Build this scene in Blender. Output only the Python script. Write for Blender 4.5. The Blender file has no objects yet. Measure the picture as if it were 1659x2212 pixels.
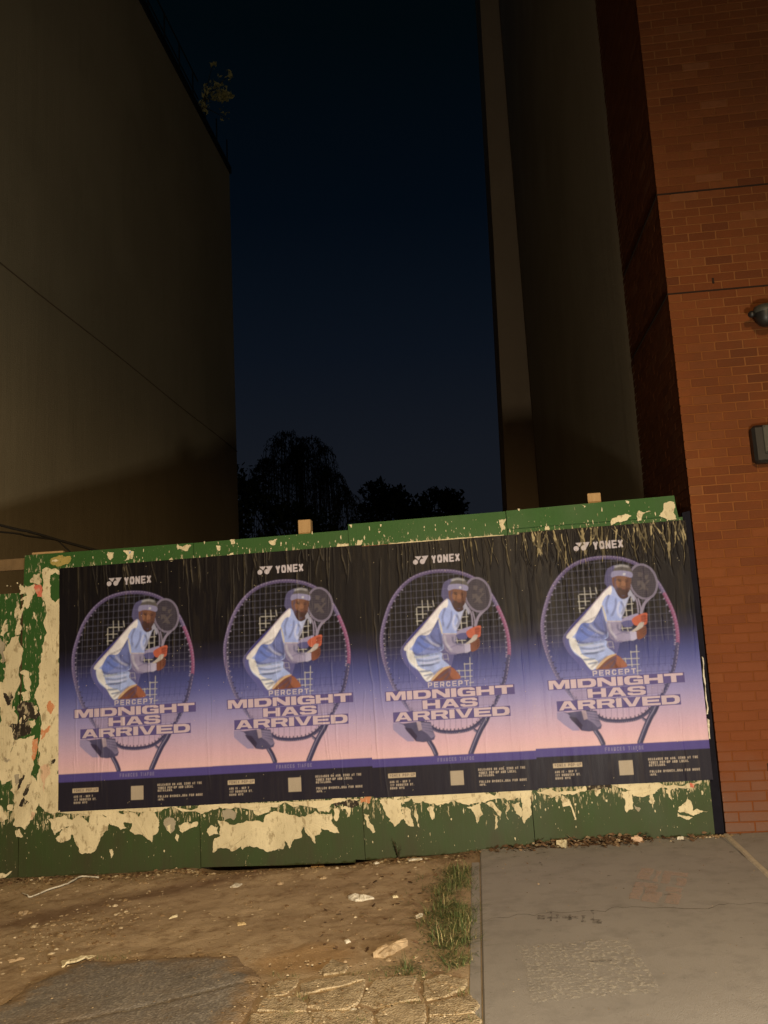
import bpy, math, random
import numpy as np
from mathutils import Matrix, Vector

random.seed(11)
RNG = np.random.default_rng(11)
scene = bpy.context.scene
col = scene.collection

# ------------------------------------------------------------------ camera
cam_data = bpy.data.cameras.new("camera")
cam_data.sensor_fit = 'HORIZONTAL'
cam_data.sensor_width = 36.0
cam_data.lens = 2435.27 * 36.0 / 2160.0
cam_data.clip_start = 0.05
cam_data.clip_end = 2000
cam = bpy.data.objects.new("camera", cam_data)
col.objects.link(cam)
_r = Vector((0.99317011, 0.10444342, -0.05200670))
_u = Vector((0.06723824, -0.14806650, 0.98668907))
_f = Vector((-0.09535273, 0.98344694, 0.15407782))
cam.matrix_world = Matrix(((_r.x, _u.x, -_f.x, 3.19931), (_r.y, _u.y, -_f.y, -6.47422),
                           (_r.z, _u.z, -_f.z, 1.54661), (0, 0, 0, 1)))
scene.camera = cam

# ------------------------------------------------------------------ sky, moon-dim sun, exposure
SUN_EL, SUN_AZ = math.radians(-6.0), math.radians(200)
world = bpy.data.worlds.new("World")
scene.world = world
world.use_nodes = True
_nt = world.node_tree
_nt.nodes.clear()
_out = _nt.nodes.new("ShaderNodeOutputWorld")
_bg = _nt.nodes.new("ShaderNodeBackground")
_sky = _nt.nodes.new("ShaderNodeTexSky")
_sky.sky_type = 'NISHITA'
_sky.sun_disc = False
_sky.sun_elevation = SUN_EL
_sky.sun_rotation = SUN_AZ
_sky.altitude = 20
_sky.dust_density = 2.0
_bg.inputs["Strength"].default_value = 0.05
# city sky-glow: the same all round, palest at the horizon
_tc = _nt.nodes.new("ShaderNodeTexCoord"); _sx = _nt.nodes.new("ShaderNodeSeparateXYZ"); _rp = _nt.nodes.new("ShaderNodeValToRGB")
_nt.links.new(_tc.outputs["Generated"], _sx.inputs[0]); _nt.links.new(_sx.outputs["Z"], _rp.inputs[0])
_el = _rp.color_ramp.elements
while len(_el) < 6: _el.new(0.5)
for _e, (_p, _c) in zip(_el, ((0.0, (.0100, .0115, .0160)), (.21, (.0075, .0095, .0144)), (.33, (.0036, .0060, .0112)), (.47, (.0010, .0030, .0063)), (.62, (.0004, .0020, .0031)), (1.0, (.0003, .0010, .0022)))):
    _e.position = _p; _e.color = (*_c, 1)
_glow = _nt.nodes.new("ShaderNodeBackground"); _add = _nt.nodes.new("ShaderNodeAddShader")
_nt.links.new(_rp.outputs[0], _glow.inputs["Color"])
_nt.links.new(_sky.outputs[0], _bg.inputs["Color"])
_nt.links.new(_bg.outputs[0], _add.inputs[0]); _nt.links.new(_glow.outputs[0], _add.inputs[1])
_nt.links.new(_add.outputs[0], _out.inputs["Surface"])

sun_data = bpy.data.lights.new("sun", 'SUN')
sun_data.energy = 0.004
sun_data.angle = math.radians(0.5)
sun_data.color = (1.0, 0.95, 0.88)
sun = bpy.data.objects.new("sun", sun_data)
col.objects.link(sun)
sun.rotation_euler = (math.radians(48), 0, math.radians(-20))

vs = scene.view_settings
vs.view_transform = 'Standard'
vs.look = 'None'
vs.exposure = 0.0
vs.gamma = 1.0
vs.use_curve_mapping = False
STREET_LAMP_WATTS = 5700.0
BOLLARD_WATTS = 820.0
FOLDS=[('d',[(605,1327),(581,1266),(584,1198)]),('d',[(651,1299),(643,1237),(610,1177)]),('d',[(409,1129),(461,1088),(513,1057)]),('d',[(387,1090),(444,1043),(541,1027)]),('d',[(483,1136),(522,1084),(562,1057)]),('d',[(552,1150),(564,1081),(565,1026)]),('l',[(452,1126),(491,1080),(543,1052)]),('d',[(344,1019),(397,997),(539,1000)]),('d',[(376,961),(449,950),(535,963)]),('d',[(403,919),(464,919),(533,936)]),('d',[(437,822),(489,856),(553,893)]),('l',[(366,983),(450,972),(537,981)]),('l',[(392,939),(466,937),(547,953)]),('l',[(623,1388),(488,1254),(299,1065)]),('l',[(587,1126),(597,1067),(629,1019)]),('d',[(647,1113),(652,1075),(714,1047)]),('d',[(523,823),(575,857),(614,885)]),('d',[(570,811),(604,846),(613,882)]),('l',[(674,1272),(657,1224),(661,1174)]),('d',[(686,1271),(701,1233),(681,1185)]),('d',[(552,1250),(506,1184),(410,1141)]),('d',[(662,1448),(656,1411),(667,1366)]),('l',[(666,1530),(710,1536),(758,1524)])]
ART={'glow':[(673,1538),(636,1532),(609,1515),(590,1472),(583,1416),(598,1387),(570,1354),(496,1285),(396,1198),(316,1123),(256,1052),(256,1003),(282,939),(337,868),(381,804),(426,759),(469,769),(612,869),(712,1294),(705,1483)],
'glowdark':[(598,1387),(634,1381),(593,1328),(457,1188),(311,1067),(281,1069),(315,1116),(396,1198),(496,1285),(557,1343)],
'glowhip':[(286,1063),(293,1000),(336,924),(386,865),(435,795),(444,758),(420,765),(376,817),(327,887),(283,952),(266,1008)],
'hair':[(652,1496),(666,1523),(698,1539),(735,1540),(765,1525),(780,1501),(782,1477),(713,1498)],
'band':[(641,1494),(682,1501),(731,1496),(782,1478),(777,1443),(727,1457),(679,1463),(635,1455)],
'face':[(641,1456),(679,1463),(728,1458),(770,1443),(765,1391),(755,1354),(731,1327),(699,1320),(676,1331),(660,1361),(641,1396),(637,1428)],
'beard':[(661,1367),(683,1378),(713,1366),(750,1373),(756,1360),(734,1327),(702,1317),(677,1328)],
'cheek':[(663,1426),(687,1421),(681,1390),(660,1392),(649,1411)],
'nose':[(706,1423),(721,1419),(731,1393),(715,1387),(697,1392)],
'eyeL':[(679,1431),(700,1428),(698,1420),(680,1423)],
'eyeR':[(730,1421),(752,1418),(750,1412),(731,1414)],
'mouth':[(698,1370),(734,1366),(728,1361),(703,1362)],
'neck':[(649,1374),(676,1331),(708,1313),(734,1330),(738,1305),(700,1292),(671,1316)],
'farshirt':[(750,1367),(785,1289),(771,1272),(751,1310),(703,1196),(683,1172),(731,1293)],
'torso':[(623,1394),(652,1367),(672,1322),(700,1294),(738,1308),(722,1263),(683,1172),(670,1133),(576,1139),(577,1056),(552,1014),(379,992),(339,1031),(297,1043),(289,1062),(347,1121),(421,1196),(496,1278),(570,1354)],
'back':[(623,1394),(570,1354),(496,1278),(421,1196),(286,1063),(302,1034),(348,1071),(397,1139),(472,1143),(542,1244),(583,1291),(625,1344)],
'side':[(542,1244),(472,1143),(397,1139),(352,1071),(342,1034),(379,992),(546,1015),(568,1087),(564,1143),(550,1206)],
'sideblue':[(397,1136),(453,1138),(430,1090),(477,1062),(380,1007),(347,1015),(354,1064)],
'sidedark':[(541,1232),(555,1181),(569,1130),(568,1056),(517,1035),(492,1092),(484,1149)],
'sleeve':[(555,1281),(593,1328),(641,1318),(698,1271),(707,1233),(680,1173),(670,1135),(576,1141),(565,1187),(551,1243)],
'sleevehi':[(700,1289),(735,1302),(718,1257),(675,1160),(664,1174),(691,1234)],
'piping':[(549,1250),(557,1206),(564,1149),(574,1144),(573,1180),(562,1230),(555,1256)],
'arm':[(577,1137),(668,1136),(662,1072),(691,1061),(769,1052),(774,1006),(727,994),(660,989),(618,995),(587,1024),(573,1081)],
'wrist':[(725,1055),(772,1052),(774,1006),(726,994)],
'farfore':[(677,1148),(750,1174),(802,1180),(759,1136),(709,1130),(677,1126)],
'farfore2':[(682,1130),(747,1137),(756,1103),(730,1089),(688,1095)],
'handlow':[(777,1067),(808,1084),(842,1089),(842,1038),(813,1006),(775,1001)],
'handup':[(750,1143),(799,1172),(856,1182),(857,1148),(848,1103),(806,1095),(765,1102)],
'handup2':[(816,1163),(847,1170),(846,1124),(817,1114)],
'grip':[(802,1115),(831,1119),(822,1086),(789,1066),(754,1053),(742,1060),(778,1086)],
'shorts':[(340,1033),(379,992),(549,1008),(559,959),(611,906),(553,892),(508,858),(473,814),(448,803),(419,820),(387,878),(330,924),(301,981),(299,1036)],
'shortw':[(299,1036),(342,1031),(362,977),(390,908),(489,859),(448,803),(416,824),(376,890),(314,956)],
'fold1':[(379,924),(490,929),(482,917),(384,914)],
'fold2':[(388,884),(467,885),(454,872),(399,871)],
'fold3':[(416,851),(477,860),(470,848),(427,840)],
'fold4':[(354,990),(453,996),(464,986),(377,973)],
'hem':[(611,906),(553,892),(501,852),(467,811),(482,809),(528,850),(567,878),(616,899)],
'leg':[(482,809),(528,850),(567,878),(615,899),(655,870),(687,813),(606,802),(472,802)],
'leg2':[(608,895),(654,870),(687,813),(631,810),(604,852)],
'rhead':[(950,1395),(948,1371),(942,1349),(933,1328),(921,1311),(907,1298),(890,1289),(872,1284),(854,1285),(835,1289),(818,1299),(801,1312),(787,1330),(775,1350),(766,1373),(761,1397),(759,1421),(761,1445),(767,1467),(776,1488),(788,1505),(802,1518),(819,1528),(837,1532),(856,1532),(874,1527),(892,1517),(909,1504),(923,1486),(935,1466),(943,1443),(948,1419)],
'rth1':[(779,1315),(798,1264),(800,1189)],
'rth2':[(902,1294),(852,1247),(824,1181)],
'rth3':[(807,1288),(819,1225),(815,1182)],
'rth4':[(870,1283),(835,1236),(818,1182)],
'rlogo1':[(822,1480),(858,1471),(849,1441),(822,1449)],
'rlogo2':[(868,1452),(899,1456),(883,1420),(866,1427)],
'rlogo3':[(810,1419),(846,1416),(888,1344),(858,1346),(832,1392),(812,1375)],
'rlogo4':[(889,1419),(908,1418),(840,1354),(816,1349)],
'oval':[(116,1063),(118,1154),(145,1261),(201,1394),(281,1498),(382,1569),(498,1600),(615,1602),(721,1583),(815,1541),(889,1481),(952,1399),(1004,1283),(1042,1164),(1056,1047),(1051,959),(1047,939),(1015,809),(970,698),(908,597),(840,523),(775,470),(711,443),(632,434),(562,436),(494,449),(436,485),(369,532),(305,602),(249,680),(191,780),(151,885),(125,990)],
'hR':[(873,547),(846,496),(811,446),(774,379),(726,279)],
'hRb':[(763,441),(786,413),(773,362)],
'hL':[(390,461),(426,381),(453,332),(472,284)],
'shoeglow':[(168,519),(168,474),(211,432),(269,385),(321,383),(299,432),(252,504),(219,523)],
'shoe':[(210,520),(244,513),(342,521),(447,515),(459,457),(475,413),(466,388),(422,377),(382,373),(330,382),(306,414),(276,468),(244,505)],
'shoelight':[(368,515),(446,502),(459,457),(473,413),(445,398),(414,434),(372,462)],
'shoewhite':[(342,521),(373,519),(381,462),(354,455)],
'shoedark':[(251,487),(303,475),(342,421),(330,386),(298,423),(266,460)],
'boxM':[(122,747),(1071,749),(1075,680),(118,673)],
'boxH':[(388,670),(808,677),(805,603),(389,601)],
'boxA':[(171,594),(1031,598),(1033,526),(174,522)],
'patch1':[(271,670),(388,670),(389,603),(300,602)],
'patch2':[(809,668),(929,679),(919,614),(809,603)],
'txtM':[(130,742),(1062,745),(1064,684),(127,678)],
'txtH':[(397,667),(801,671),(798,610),(393,604)],
'txtA':[(187,590),(1025,595),(1027,533),(185,527)],
'txtP':[(443,795),(743,796),(745,760),(442,756)],
'txtY':[(524,1722),(739,1728),(738,1669),(524,1666)],
'lc1':[(403,1684),(401,1664)],
'lc2':[(456,1685),(455,1664)],
'lv1':[(400,1725),(449,1726),(428,1695),(421,1707)],
'lv2':[(451,1726),(503,1726),(476,1684),(469,1700)],
'band_top':[(-67,272),(1228,276)],
'band_bot':[(-71,213),(1233,209)],
'name':[(481,256),(747,258),(747,230),(480,232)],
'popbox':[(113,166),(315,165),(315,135),(114,134)],
'pop':[(123,161),(309,161),(309,141),(123,140)],
't1':[(123,114),(272,114),(272,98),(123,99)],
't2':[(127,92),(299,92),(299,76),(126,76)],
't3':[(123,70),(228,70),(228,55),(123,54)],
't4':[(770,170),(1107,167),(1107,150),(770,155)],
't5':[(773,148),(1042,145),(1041,128),(772,131)],
't6':[(773,128),(886,127),(885,112),(772,112)],
't7':[(773,87),(1112,82),(1112,66),(773,71)],
't8':[(773,63),(820,63),(819,49),(773,49)],
'qr':[(566,163),(665,162),(660,62),(567,62)]}
SEGS=[[(436,1395),(435,1264)],
[(476,1392),(479,1317)],
[(516,1390),(522,1345)],
[(391,1342),(391,1217)],
[(397,1348),(508,1344)],
[(383,1296),(466,1294)],
[(385,1246),(425,1246)],
[(716,1257),(717,1164)],
[(760,1297),(758,1173)],
[(727,1253),(770,1254)],
[(710,1208),(759,1208)],
[(682,1163),(755,1162)],
[(675,1111),(680,1061)],
[(711,1102),(717,1059)],
[(662,1084),(741,1083)],
[(564,998),(568,933)],
[(600,993),(606,943)],
[(556,993),(593,994)],
[(565,955),(608,956)],
[(764,958),(754,751)],
[(721,918),(720,808)],
[(677,871),(682,816)],
[(719,912),(780,911)],
[(657,867),(775,863)],
[(687,822),(771,821)],
[(749,776),(779,778)]]
SCRAPS=[('cream',[(-143,2290),(-112,2302),(-74,2286),(-8,2273),(2,2234),(-36,2259),(-74,2243),(-83,2202),(-77,2112),(-72,2062),(-34,2023),(6,2053),(16,1461),(-156,1469),(-144,1615),(-135,1659),(-138,2052),(-132,2178),(-142,2233)]),('cream',[(-152,1527),(16,1519),(15,866),(12,565),(-159,571),(-165,661),(-145,787),(-152,980),(-143,1087),(-149,1173),(-178,1261),(-197,1306),(-156,1413)]),('cream',[(-386,1774),(-329,1784),(-332,1473),(-452,1479),(-455,1666),(-432,1701)]),('cream',[(-573,1420),(-451,1432),(-453,1542),(-334,1536),(-334,1112),(-356,992),(-353,795),(-356,697),(-411,686),(-439,670),(-560,717)]),('cream',[(-350,992),(-194,1024),(-174,916),(-211,875),(-209,764),(-218,726),(-167,661),(-164,555),(-349,561)]),('cream',[(-212,2256),(-164,2257),(-145,2206),(-158,2171),(-211,2183),(-244,2194)]),('red',[(-211,2174),(-149,2166),(-139,2142),(-141,2075),(-181,2077),(-206,2137)]),('cream',[(-282,2169),(-211,2178),(-205,2101),(-224,2066),(-242,2035),(-265,1987),(-280,2010),(-308,1949),(-326,1905),(-322,1793),(-362,1795),(-331,1905),(-327,1973),(-290,2061),(-319,2053),(-267,2091)]),('cream',[(-327,2176),(-301,2170),(-281,2133),(-295,2106),(-329,2108)]),('cream',[(-335,2063),(-328,2018),(-331,1950),(-364,1921),(-367,1952),(-351,2010)]),('cream',[(-213,1962),(-199,1952),(-182,1888),(-203,1912)]),('cream',[(-440,1911),(-426,1915),(-458,1854),(-420,1874),(-424,1821),(-457,1782),(-481,1801),(-472,1846)]),('grey',[(-485,1775),(-432,1727),(-455,1666),(-435,1599),(-454,1577),(-532,1715)]),('cream',[(-316,1504),(-279,1520),(-250,1510),(-245,1461),(-226,1421),(-225,1351),(-272,1375),(-282,1415),(-273,1472)]),('cream',[(-309,1342),(-253,1370),(-234,1343),(-238,1290),(-290,1284)]),('black',[(-336,1251),(-290,1284),(-215,1268),(-187,1244),(-149,1173),(-176,1131),(-241,1151),(-260,1109),(-222,1090),(-231,1034),(-286,1019),(-342,992),(-365,1031),(-404,1106),(-334,1112),(-321,1181)]),('cream',[(-320,1138),(-274,1179),(-251,1152),(-287,1110),(-315,1111)]),('cream',[(-241,1134),(-195,1141),(-199,1089),(-227,1082)]),('cream',[(-215,1241),(-177,1244),(-168,1192),(-195,1175)]),('black',[(-450,1353),(-412,1329),(-380,1358),(-387,1262),(-411,1250),(-445,1317)]),('orange',[(-94,1214),(-66,1278),(-36,1220),(-66,1174)]),('orange',[(-139,1069),(-115,1055),(-65,1088),(-110,1008),(-142,983)]),('orange',[(-207,995),(-170,1002),(-165,933),(-183,874),(-201,832),(-211,918)]),('pink',[(-145,787),(-86,810),(-62,741),(-99,700),(-116,595),(-135,702)]),('grey',[(-352,735),(-310,738),(-328,666),(-346,646)]),('black',[(-273,737),(-264,728),(-300,644),(-331,590),(-327,632)]),('black',[(-245,663),(-217,667),(-235,612),(-267,575),(-281,589)]),('black',[(-58,826),(-26,842),(-35,808),(-54,801)]),('grey',[(-433,875),(-386,847),(-418,832),(-441,845)]),('black',[(-335,884),(-317,888),(-344,820),(-348,855)]),('black',[(-370,881),(-356,992),(-359,881),(-372,873)]),('cream',[(-356,734),(-283,736),(-180,671),(-158,511),(-188,456),(-217,401),(-257,337),(-308,357),(-349,368),(-357,545)]),('black',[(-310,506),(-270,571),(-224,504),(-259,495)]),('pink',[(-299,464),(-188,456),(-207,401),(-238,411)]),('cream',[(-338,330),(-308,343),(-277,282),(-328,284)]),('cream',[(-160,745),(13,739),(15,454),(-76,452),(-127,482),(-158,557)]),('cream',[(-526,551),(-453,511),(-401,416),(-441,394),(-524,429)]),('cream',[(-402,514),(-361,518),(-361,475),(-397,481)]),('cream',[(-76,406),(45,430),(106,391),(186,425),(236,368),(266,432),(376,400),(385,308),(326,255),(286,165),(246,152),(166,168),(126,252),(101,345),(26,328),(-25,288),(-55,340)]),('cream',[(36,328),(91,349),(121,298),(91,253),(26,232),(-19,265)]),('cream',[(376,437),(585,430),(634,383),(574,357),(505,359),(529,322),(485,310),(425,344),(376,382)]),('cream',[(554,303),(604,384),(644,419),(743,425),(781,351),(771,287),(731,261),(726,216),(672,254),(593,274)]),('cream',[(-5,459),(346,466),(644,470),(1193,472),(1193,447),(988,422),(743,425),(446,430),(186,418),(-5,448)]),('grey',[(811,350),(860,394),(909,356),(869,275),(830,313)]),('cream',[(928,328),(967,345),(1075,346),(1065,314),(986,290),(956,272)]),('cream',[(830,322),(889,329),(868,270),(839,294)]),('cream',[(395,171),(415,175),(416,115),(407,109)]),('cream',[(908,269),(927,260),(921,214),(907,228)]),('cream',[(-496,21),(-359,41),(-394,10),(-495,-11)]),('cream',[(1224,355),(1393,327),(1566,326),(1587,379),(1665,404),(1759,374),(1883,361),(1951,395),(2073,373),(2089,291),(2124,237),(2058,248),(1993,276),(1982,232),(1944,224),(1947,171),(1897,226),(1866,289),(1849,218),(1791,202),(1756,141),(1724,195),(1708,137),(1675,143),(1560,142),(1407,142),(1398,169),(1320,135),(1254,160),(1185,130),(1187,184),(1202,229),(1241,246)]),('cream',[(1140,276),(1180,320),(1228,309),(1227,255),(1159,244)]),('cream',[(1493,446),(1609,451),(1612,397),(1549,381),(1501,391)]),('grey',[(1260,417),(1318,434),(1366,405),(1345,351),(1278,353)]),('cream',[(1076,460),(1378,475),(1705,471),(2087,480),(2285,464),(2237,443),(2048,436),(1857,438),(1666,431),(1493,441),(1377,459),(1182,438),(1075,428)]),('cream',[(1962,448),(2077,449),(2055,382),(1979,385)]),('black',[(2081,449),(2275,456),(2279,429),(2170,428),(2104,425)]),('black',[(1905,432),(1953,444),(1957,426)]),('cream',[(2309,365),(2336,355),(2387,238),(2368,229)]),('cream',[(2426,459),(2501,466),(2670,469),(2594,454),(2581,392),(2615,328),(2567,294),(2528,269),(2503,314),(2468,369),(2452,414)]),('orange',[(2286,473),(2371,479),(2359,439),(2289,442)]),('cream',[(2142,424),(2208,417),(2204,350),(2185,342),(2183,396),(2146,404)]),('cream',[(2084,408),(2122,416),(2109,318),(2095,327)]),('cream',[(2533,472),(3072,492),(3439,494),(3524,482),(3512,438),(3280,440),(3159,419),(3104,412),(3030,410),(2958,435),(2819,422),(2689,426),(2654,468),(2532,454)]),('cream',[(3056,387),(3159,419),(3167,331),(3122,270),(3100,350)]),('cream',[(3195,409),(3242,416),(3300,344),(3287,291),(3264,345)]),('cream',[(3237,346),(3267,318),(3265,239),(3241,223)]),('cream',[(3323,405),(3359,395),(3346,290),(3327,334)]),('cream',[(3377,403),(3433,410),(3429,304),(3399,332)]),('cream',[(3444,445),(3508,443),(3506,363),(3507,319),(3457,260),(3443,313)]),('cream',[(2770,388),(2822,395),(2823,342),(2807,307)]),('cream',[(2594,403),(2649,383),(2670,267),(2625,277)]),('cream',[(2495,460),(2588,457),(2563,341),(2531,271),(2487,308)]),('cream',[(2678,409),(2693,417),(2707,257),(2694,275)]),('cream',[(3556,475),(3657,497),(3901,506),(3907,473),(3824,449),(3735,452),(3660,429),(3608,457)]),('cream',[(3734,444),(3781,416),(3792,380),(3818,274),(3805,275),(3782,372),(3736,365)]),('cream',[(3957,480),(4002,487),(4004,452),(3975,427)]),('black',[(3912,501),(4080,507),(4081,478),(3909,472)]),('cream',[(4075,505),(4387,510),(4699,515),(4689,489),(4612,459),(4398,459),(4346,428),(4229,420),(4209,466),(4160,476)]),('cream',[(4150,455),(4208,462),(4217,335),(4170,312),(4168,385)]),('cream',[(4348,453),(4373,452),(4360,363),(4329,380)]),('cream',[(4447,457),(4497,464),(4489,383),(4467,408)]),('cream',[(4519,309),(4569,364),(4594,403),(4621,354),(4624,305),(4655,321),(4722,302),(4643,285),(4563,303)]),('cream',[(4518,301),(4616,266),(4590,250),(4515,273)]),('red',[(4624,500),(4660,490),(4645,462),(4621,467)]),('grey',[(4224,359),(4271,333),(4252,314)]),('cream',[(4636,2479),(4714,2489),(4717,2360),(4667,2357),(4640,2370),(4594,2393),(4627,2431)]),('cream',[(4450,2438),(4541,2431),(4481,2411),(4468,2372),(4438,2364)]),('cream',[(4259,2396),(4299,2413),(4399,2406),(4314,2363),(4245,2347)]),('cream',[(3428,2447),(3482,2448),(3472,2369),(3446,2360)]),('cream',[(4367,2523),(4390,2516),(4384,2497),(4366,2508)]),('cream',[(4047,2515),(4076,2498),(4064,2489)]),('cream',[(3576,2517),(3594,2513),(3586,2494)]),('cream',[(3766,2369),(3796,2372),(3798,2342),(3769,2339)]),('cream',[(951,2419),(1062,2406),(1036,2365),(950,2377)]),('cream',[(392,2394),(442,2385),(416,2326),(392,2345)]),('cream',[(517,2398),(604,2381),(591,2327),(516,2314),(554,2353)]),('blue',[(554,2392),(579,2384),(566,2361)]),('cream',[(881,2285),(906,2319),(922,2288)]),('cream',[(1368,2422),(1399,2426),(1404,2390),(1379,2391)]),('cream',[(1263,2381),(1288,2379),(1287,2349),(1269,2350)]),('tan',[(-75,2368),(90,2376),(65,2317),(-11,2304),(-74,2326)]),('cream',[(-62,2356),(-11,2356),(-17,2344),(-62,2345)]),('cream',[(1674,2396),(1740,2410),(1721,2364),(1685,2372)]),('cream',[(1365,2428),(1408,2426),(1395,2385)]),('cream',[(2359,2358),(2395,2362),(2381,2310),(2357,2311)]),('cream',[(1260,2387),(1297,2379),(1284,2344)]),('cream',[(2198,2327),(2287,2339),(2286,2310),(2197,2307)]),('cream',[(2300,2481),(2323,2477),(2316,2456)]),('cream',[(2522,2418),(2539,2415),(2530,2394)]),('cream',[(2536,2471),(2550,2466),(2544,2446)]),('cream',[(1344,2310),(1393,2325),(1392,2299),(1346,2299)]),('white',[(4793,1363),(4801,1354),(4796,1241),(4793,1119),(4800,1006),(4792,964),(4780,960),(4791,1007),(4788,1111),(4785,1224)]),('white',[(4786,930),(4798,920),(4791,792),(4782,793)]),('cream',[(4693,2347),(4716,2350),(4733,2303),(4719,2299),(4704,2323)])]
GR={'slabs':[[(2160,-2406),(2203,-2324),(2292,-2318),(2300,-2389),(2266,-2486),(2188,-2493)],
[(2314,-2391),(2374,-2346),(2576,-2318),(2602,-2366),(2498,-2439),(2386,-2483),(2328,-2493)],
[(2380,-2523),(2501,-2456),(2605,-2384),(2612,-2494),(2605,-2612),(2562,-2682),(2488,-2689),(2400,-2627)],
[(2656,-2364),(2836,-2325),(2868,-2604),(2781,-2632),(2699,-2683),(2617,-2606),(2627,-2479)],
[(2869,-2409),(2944,-2340),(3059,-2416),(3053,-2498),(2973,-2593),(2899,-2615),(2877,-2558)],
[(2902,-2668),(2987,-2620),(3080,-2589),(3113,-2692),(3092,-2762),(2991,-2776),(2914,-2771)],
[(2711,-2706),(2783,-2655),(2889,-2667),(2902,-2784),(2901,-2905),(2728,-2888),(2692,-2761)],
[(2180,-2516),(2321,-2524),(2384,-2595),(2396,-2672),(2347,-2678),(2282,-2671),(2185,-2641)],
[(2420,-2696),(2565,-2705),(2648,-2677),(2689,-2761),(2719,-2887),(2457,-2861)],
[(2169,-2677),(2285,-2682),(2407,-2695),(2448,-2860),(2160,-2832)],
[(2914,-2785),(3092,-2776),(3122,-2834),(3115,-2939),(2916,-2919)],
[(2375,-2237),(2412,-2078),(2497,-2159),(2497,-2254),(2403,-2278)]],
'asphalt':[(480,-2075),(925,-2428),(918,-2209),(993,-2081),(1014,-1958),(1074,-1857),(1266,-1917),(1460,-1912),(1585,-1897),(1784,-1915),(1915,-1923),(1986,-2071),(2049,-2141),(2126,-2267),(2161,-2468),(2158,-2615),(2166,-2769)],
'sand':[(1863,-1749),(1926,-1805),(2161,-1796),(2339,-1911),(2350,-2060),(2331,-2194),(2277,-2243),(2103,-2144),(1986,-2089)],
'grass':[(2894,-604),(2987,-397),(3072,-417),(3061,-920),(3060,-1373),(3074,-1637),(3054,-1977),(3043,-2234),(3065,-2364),(3012,-2375),(2944,-2331),(2843,-2335),(2754,-2324),(2746,-2231),(2813,-2203),(2861,-2052),(2886,-1841),(2829,-1644),(2867,-1446),(2909,-1230),(2849,-875)],
'weeds':[[(2594,-2248),(2660,-2275),(2646,-2389),(2613,-2393)],
[(2318,-2508),(2369,-2498),(2371,-2578),(2328,-2557)],
[(2843,-2335),(2883,-2323),(2869,-2426),(2848,-2406)],
[(2768,-2630),(2893,-2629),(2878,-2688),(2784,-2662)],
[(2973,-2585),(3060,-2499),(3092,-2552),(3055,-2594)],
[(3063,-2801),(3116,-2764),(3127,-2901),(3081,-2897)],
[(2103,-2201),(2259,-2259),(2324,-2304),(2274,-2333),(2139,-2262)],
[(2497,-2254),(2599,-2285),(2548,-2315),(2490,-2298)],
[(2625,-2783),(2674,-2781),(2675,-2843),(2627,-2838)],
[(2309,-2706),(2354,-2682),(2351,-2754),(2312,-2750)],
[(1122,-1852),(1301,-1822),(1336,-1927),(1229,-1945),(1145,-1922)]],
'stone':[(2098,-535),(1816,-583),(2477,-2117),(2685,-2107),(2599,-2679),(2256,-2468),(2812,-2085),(2414,-237)]}
LIT={'crumple':[(2328,-1010),(2361,-985),(2396,-1039),(2427,-999),(2494,-1059),(2430,-1092),(2386,-1099)],
'card':[(954,-1895),(1001,-1880),(1032,-1839),(1111,-1828),(1090,-1893),(1052,-1953),(1001,-1982)],
'chip1':[(2769,-1468),(2809,-1435),(2808,-1488),(2776,-1509)],
'chip2':[(2427,-1814),(2443,-1794),(2462,-1824),(2439,-1843)],
'chip3':[(2601,-1049),(2632,-1043),(2639,-1069),(2608,-1075)],
'chip4':[(1301,-1257),(1324,-1188),(1343,-1229),(1314,-1253)],
'chip5':[(1755,-1420),(1796,-1391),(1811,-1429),(1769,-1455)],
'chip6':[(2626,-151),(2719,-132),(2728,-190),(2636,-209)],
'chip7':[(1488,-628),(1494,-537),(1555,-569),(1538,-621)],
'chip8':[(221,-974),(238,-929),(285,-969),(270,-1007)],
'chip9':[(626,-1827),(692,-1791),(711,-1809),(649,-1853)],
'chip10':[(3617,-231),(3655,-41),(3685,-99),(3677,-217)],
'stick':[(-25,-482),(63,-572),(104,-599),(153,-480),(218,-388),(238,-266),(240,-123),(382,-155)],
'slabrock':[(2597,-2034),(2647,-1958),(2753,-1887),(2763,-1922),(2712,-2009),(2660,-2084),(2609,-2076)],
'mark':[(4111,-757),(4364,-935),(4157,-1564),(3914,-1407)],
'scribble':[(3427,-1572),(3761,-1632),(3743,-1762),(3420,-1673)],
'code':[(3288,-2023),(3821,-2020),(3842,-2658),(3324,-2700)],
'leafpile':[(3441,-155),(3694,154),(3981,7),(4341,34),(4787,-31),(4752,-209),(4300,-175),(3961,-233),(3738,-262),(3462,-278)],
'joint':[(4788,-127),(4734,-1174)]}
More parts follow.
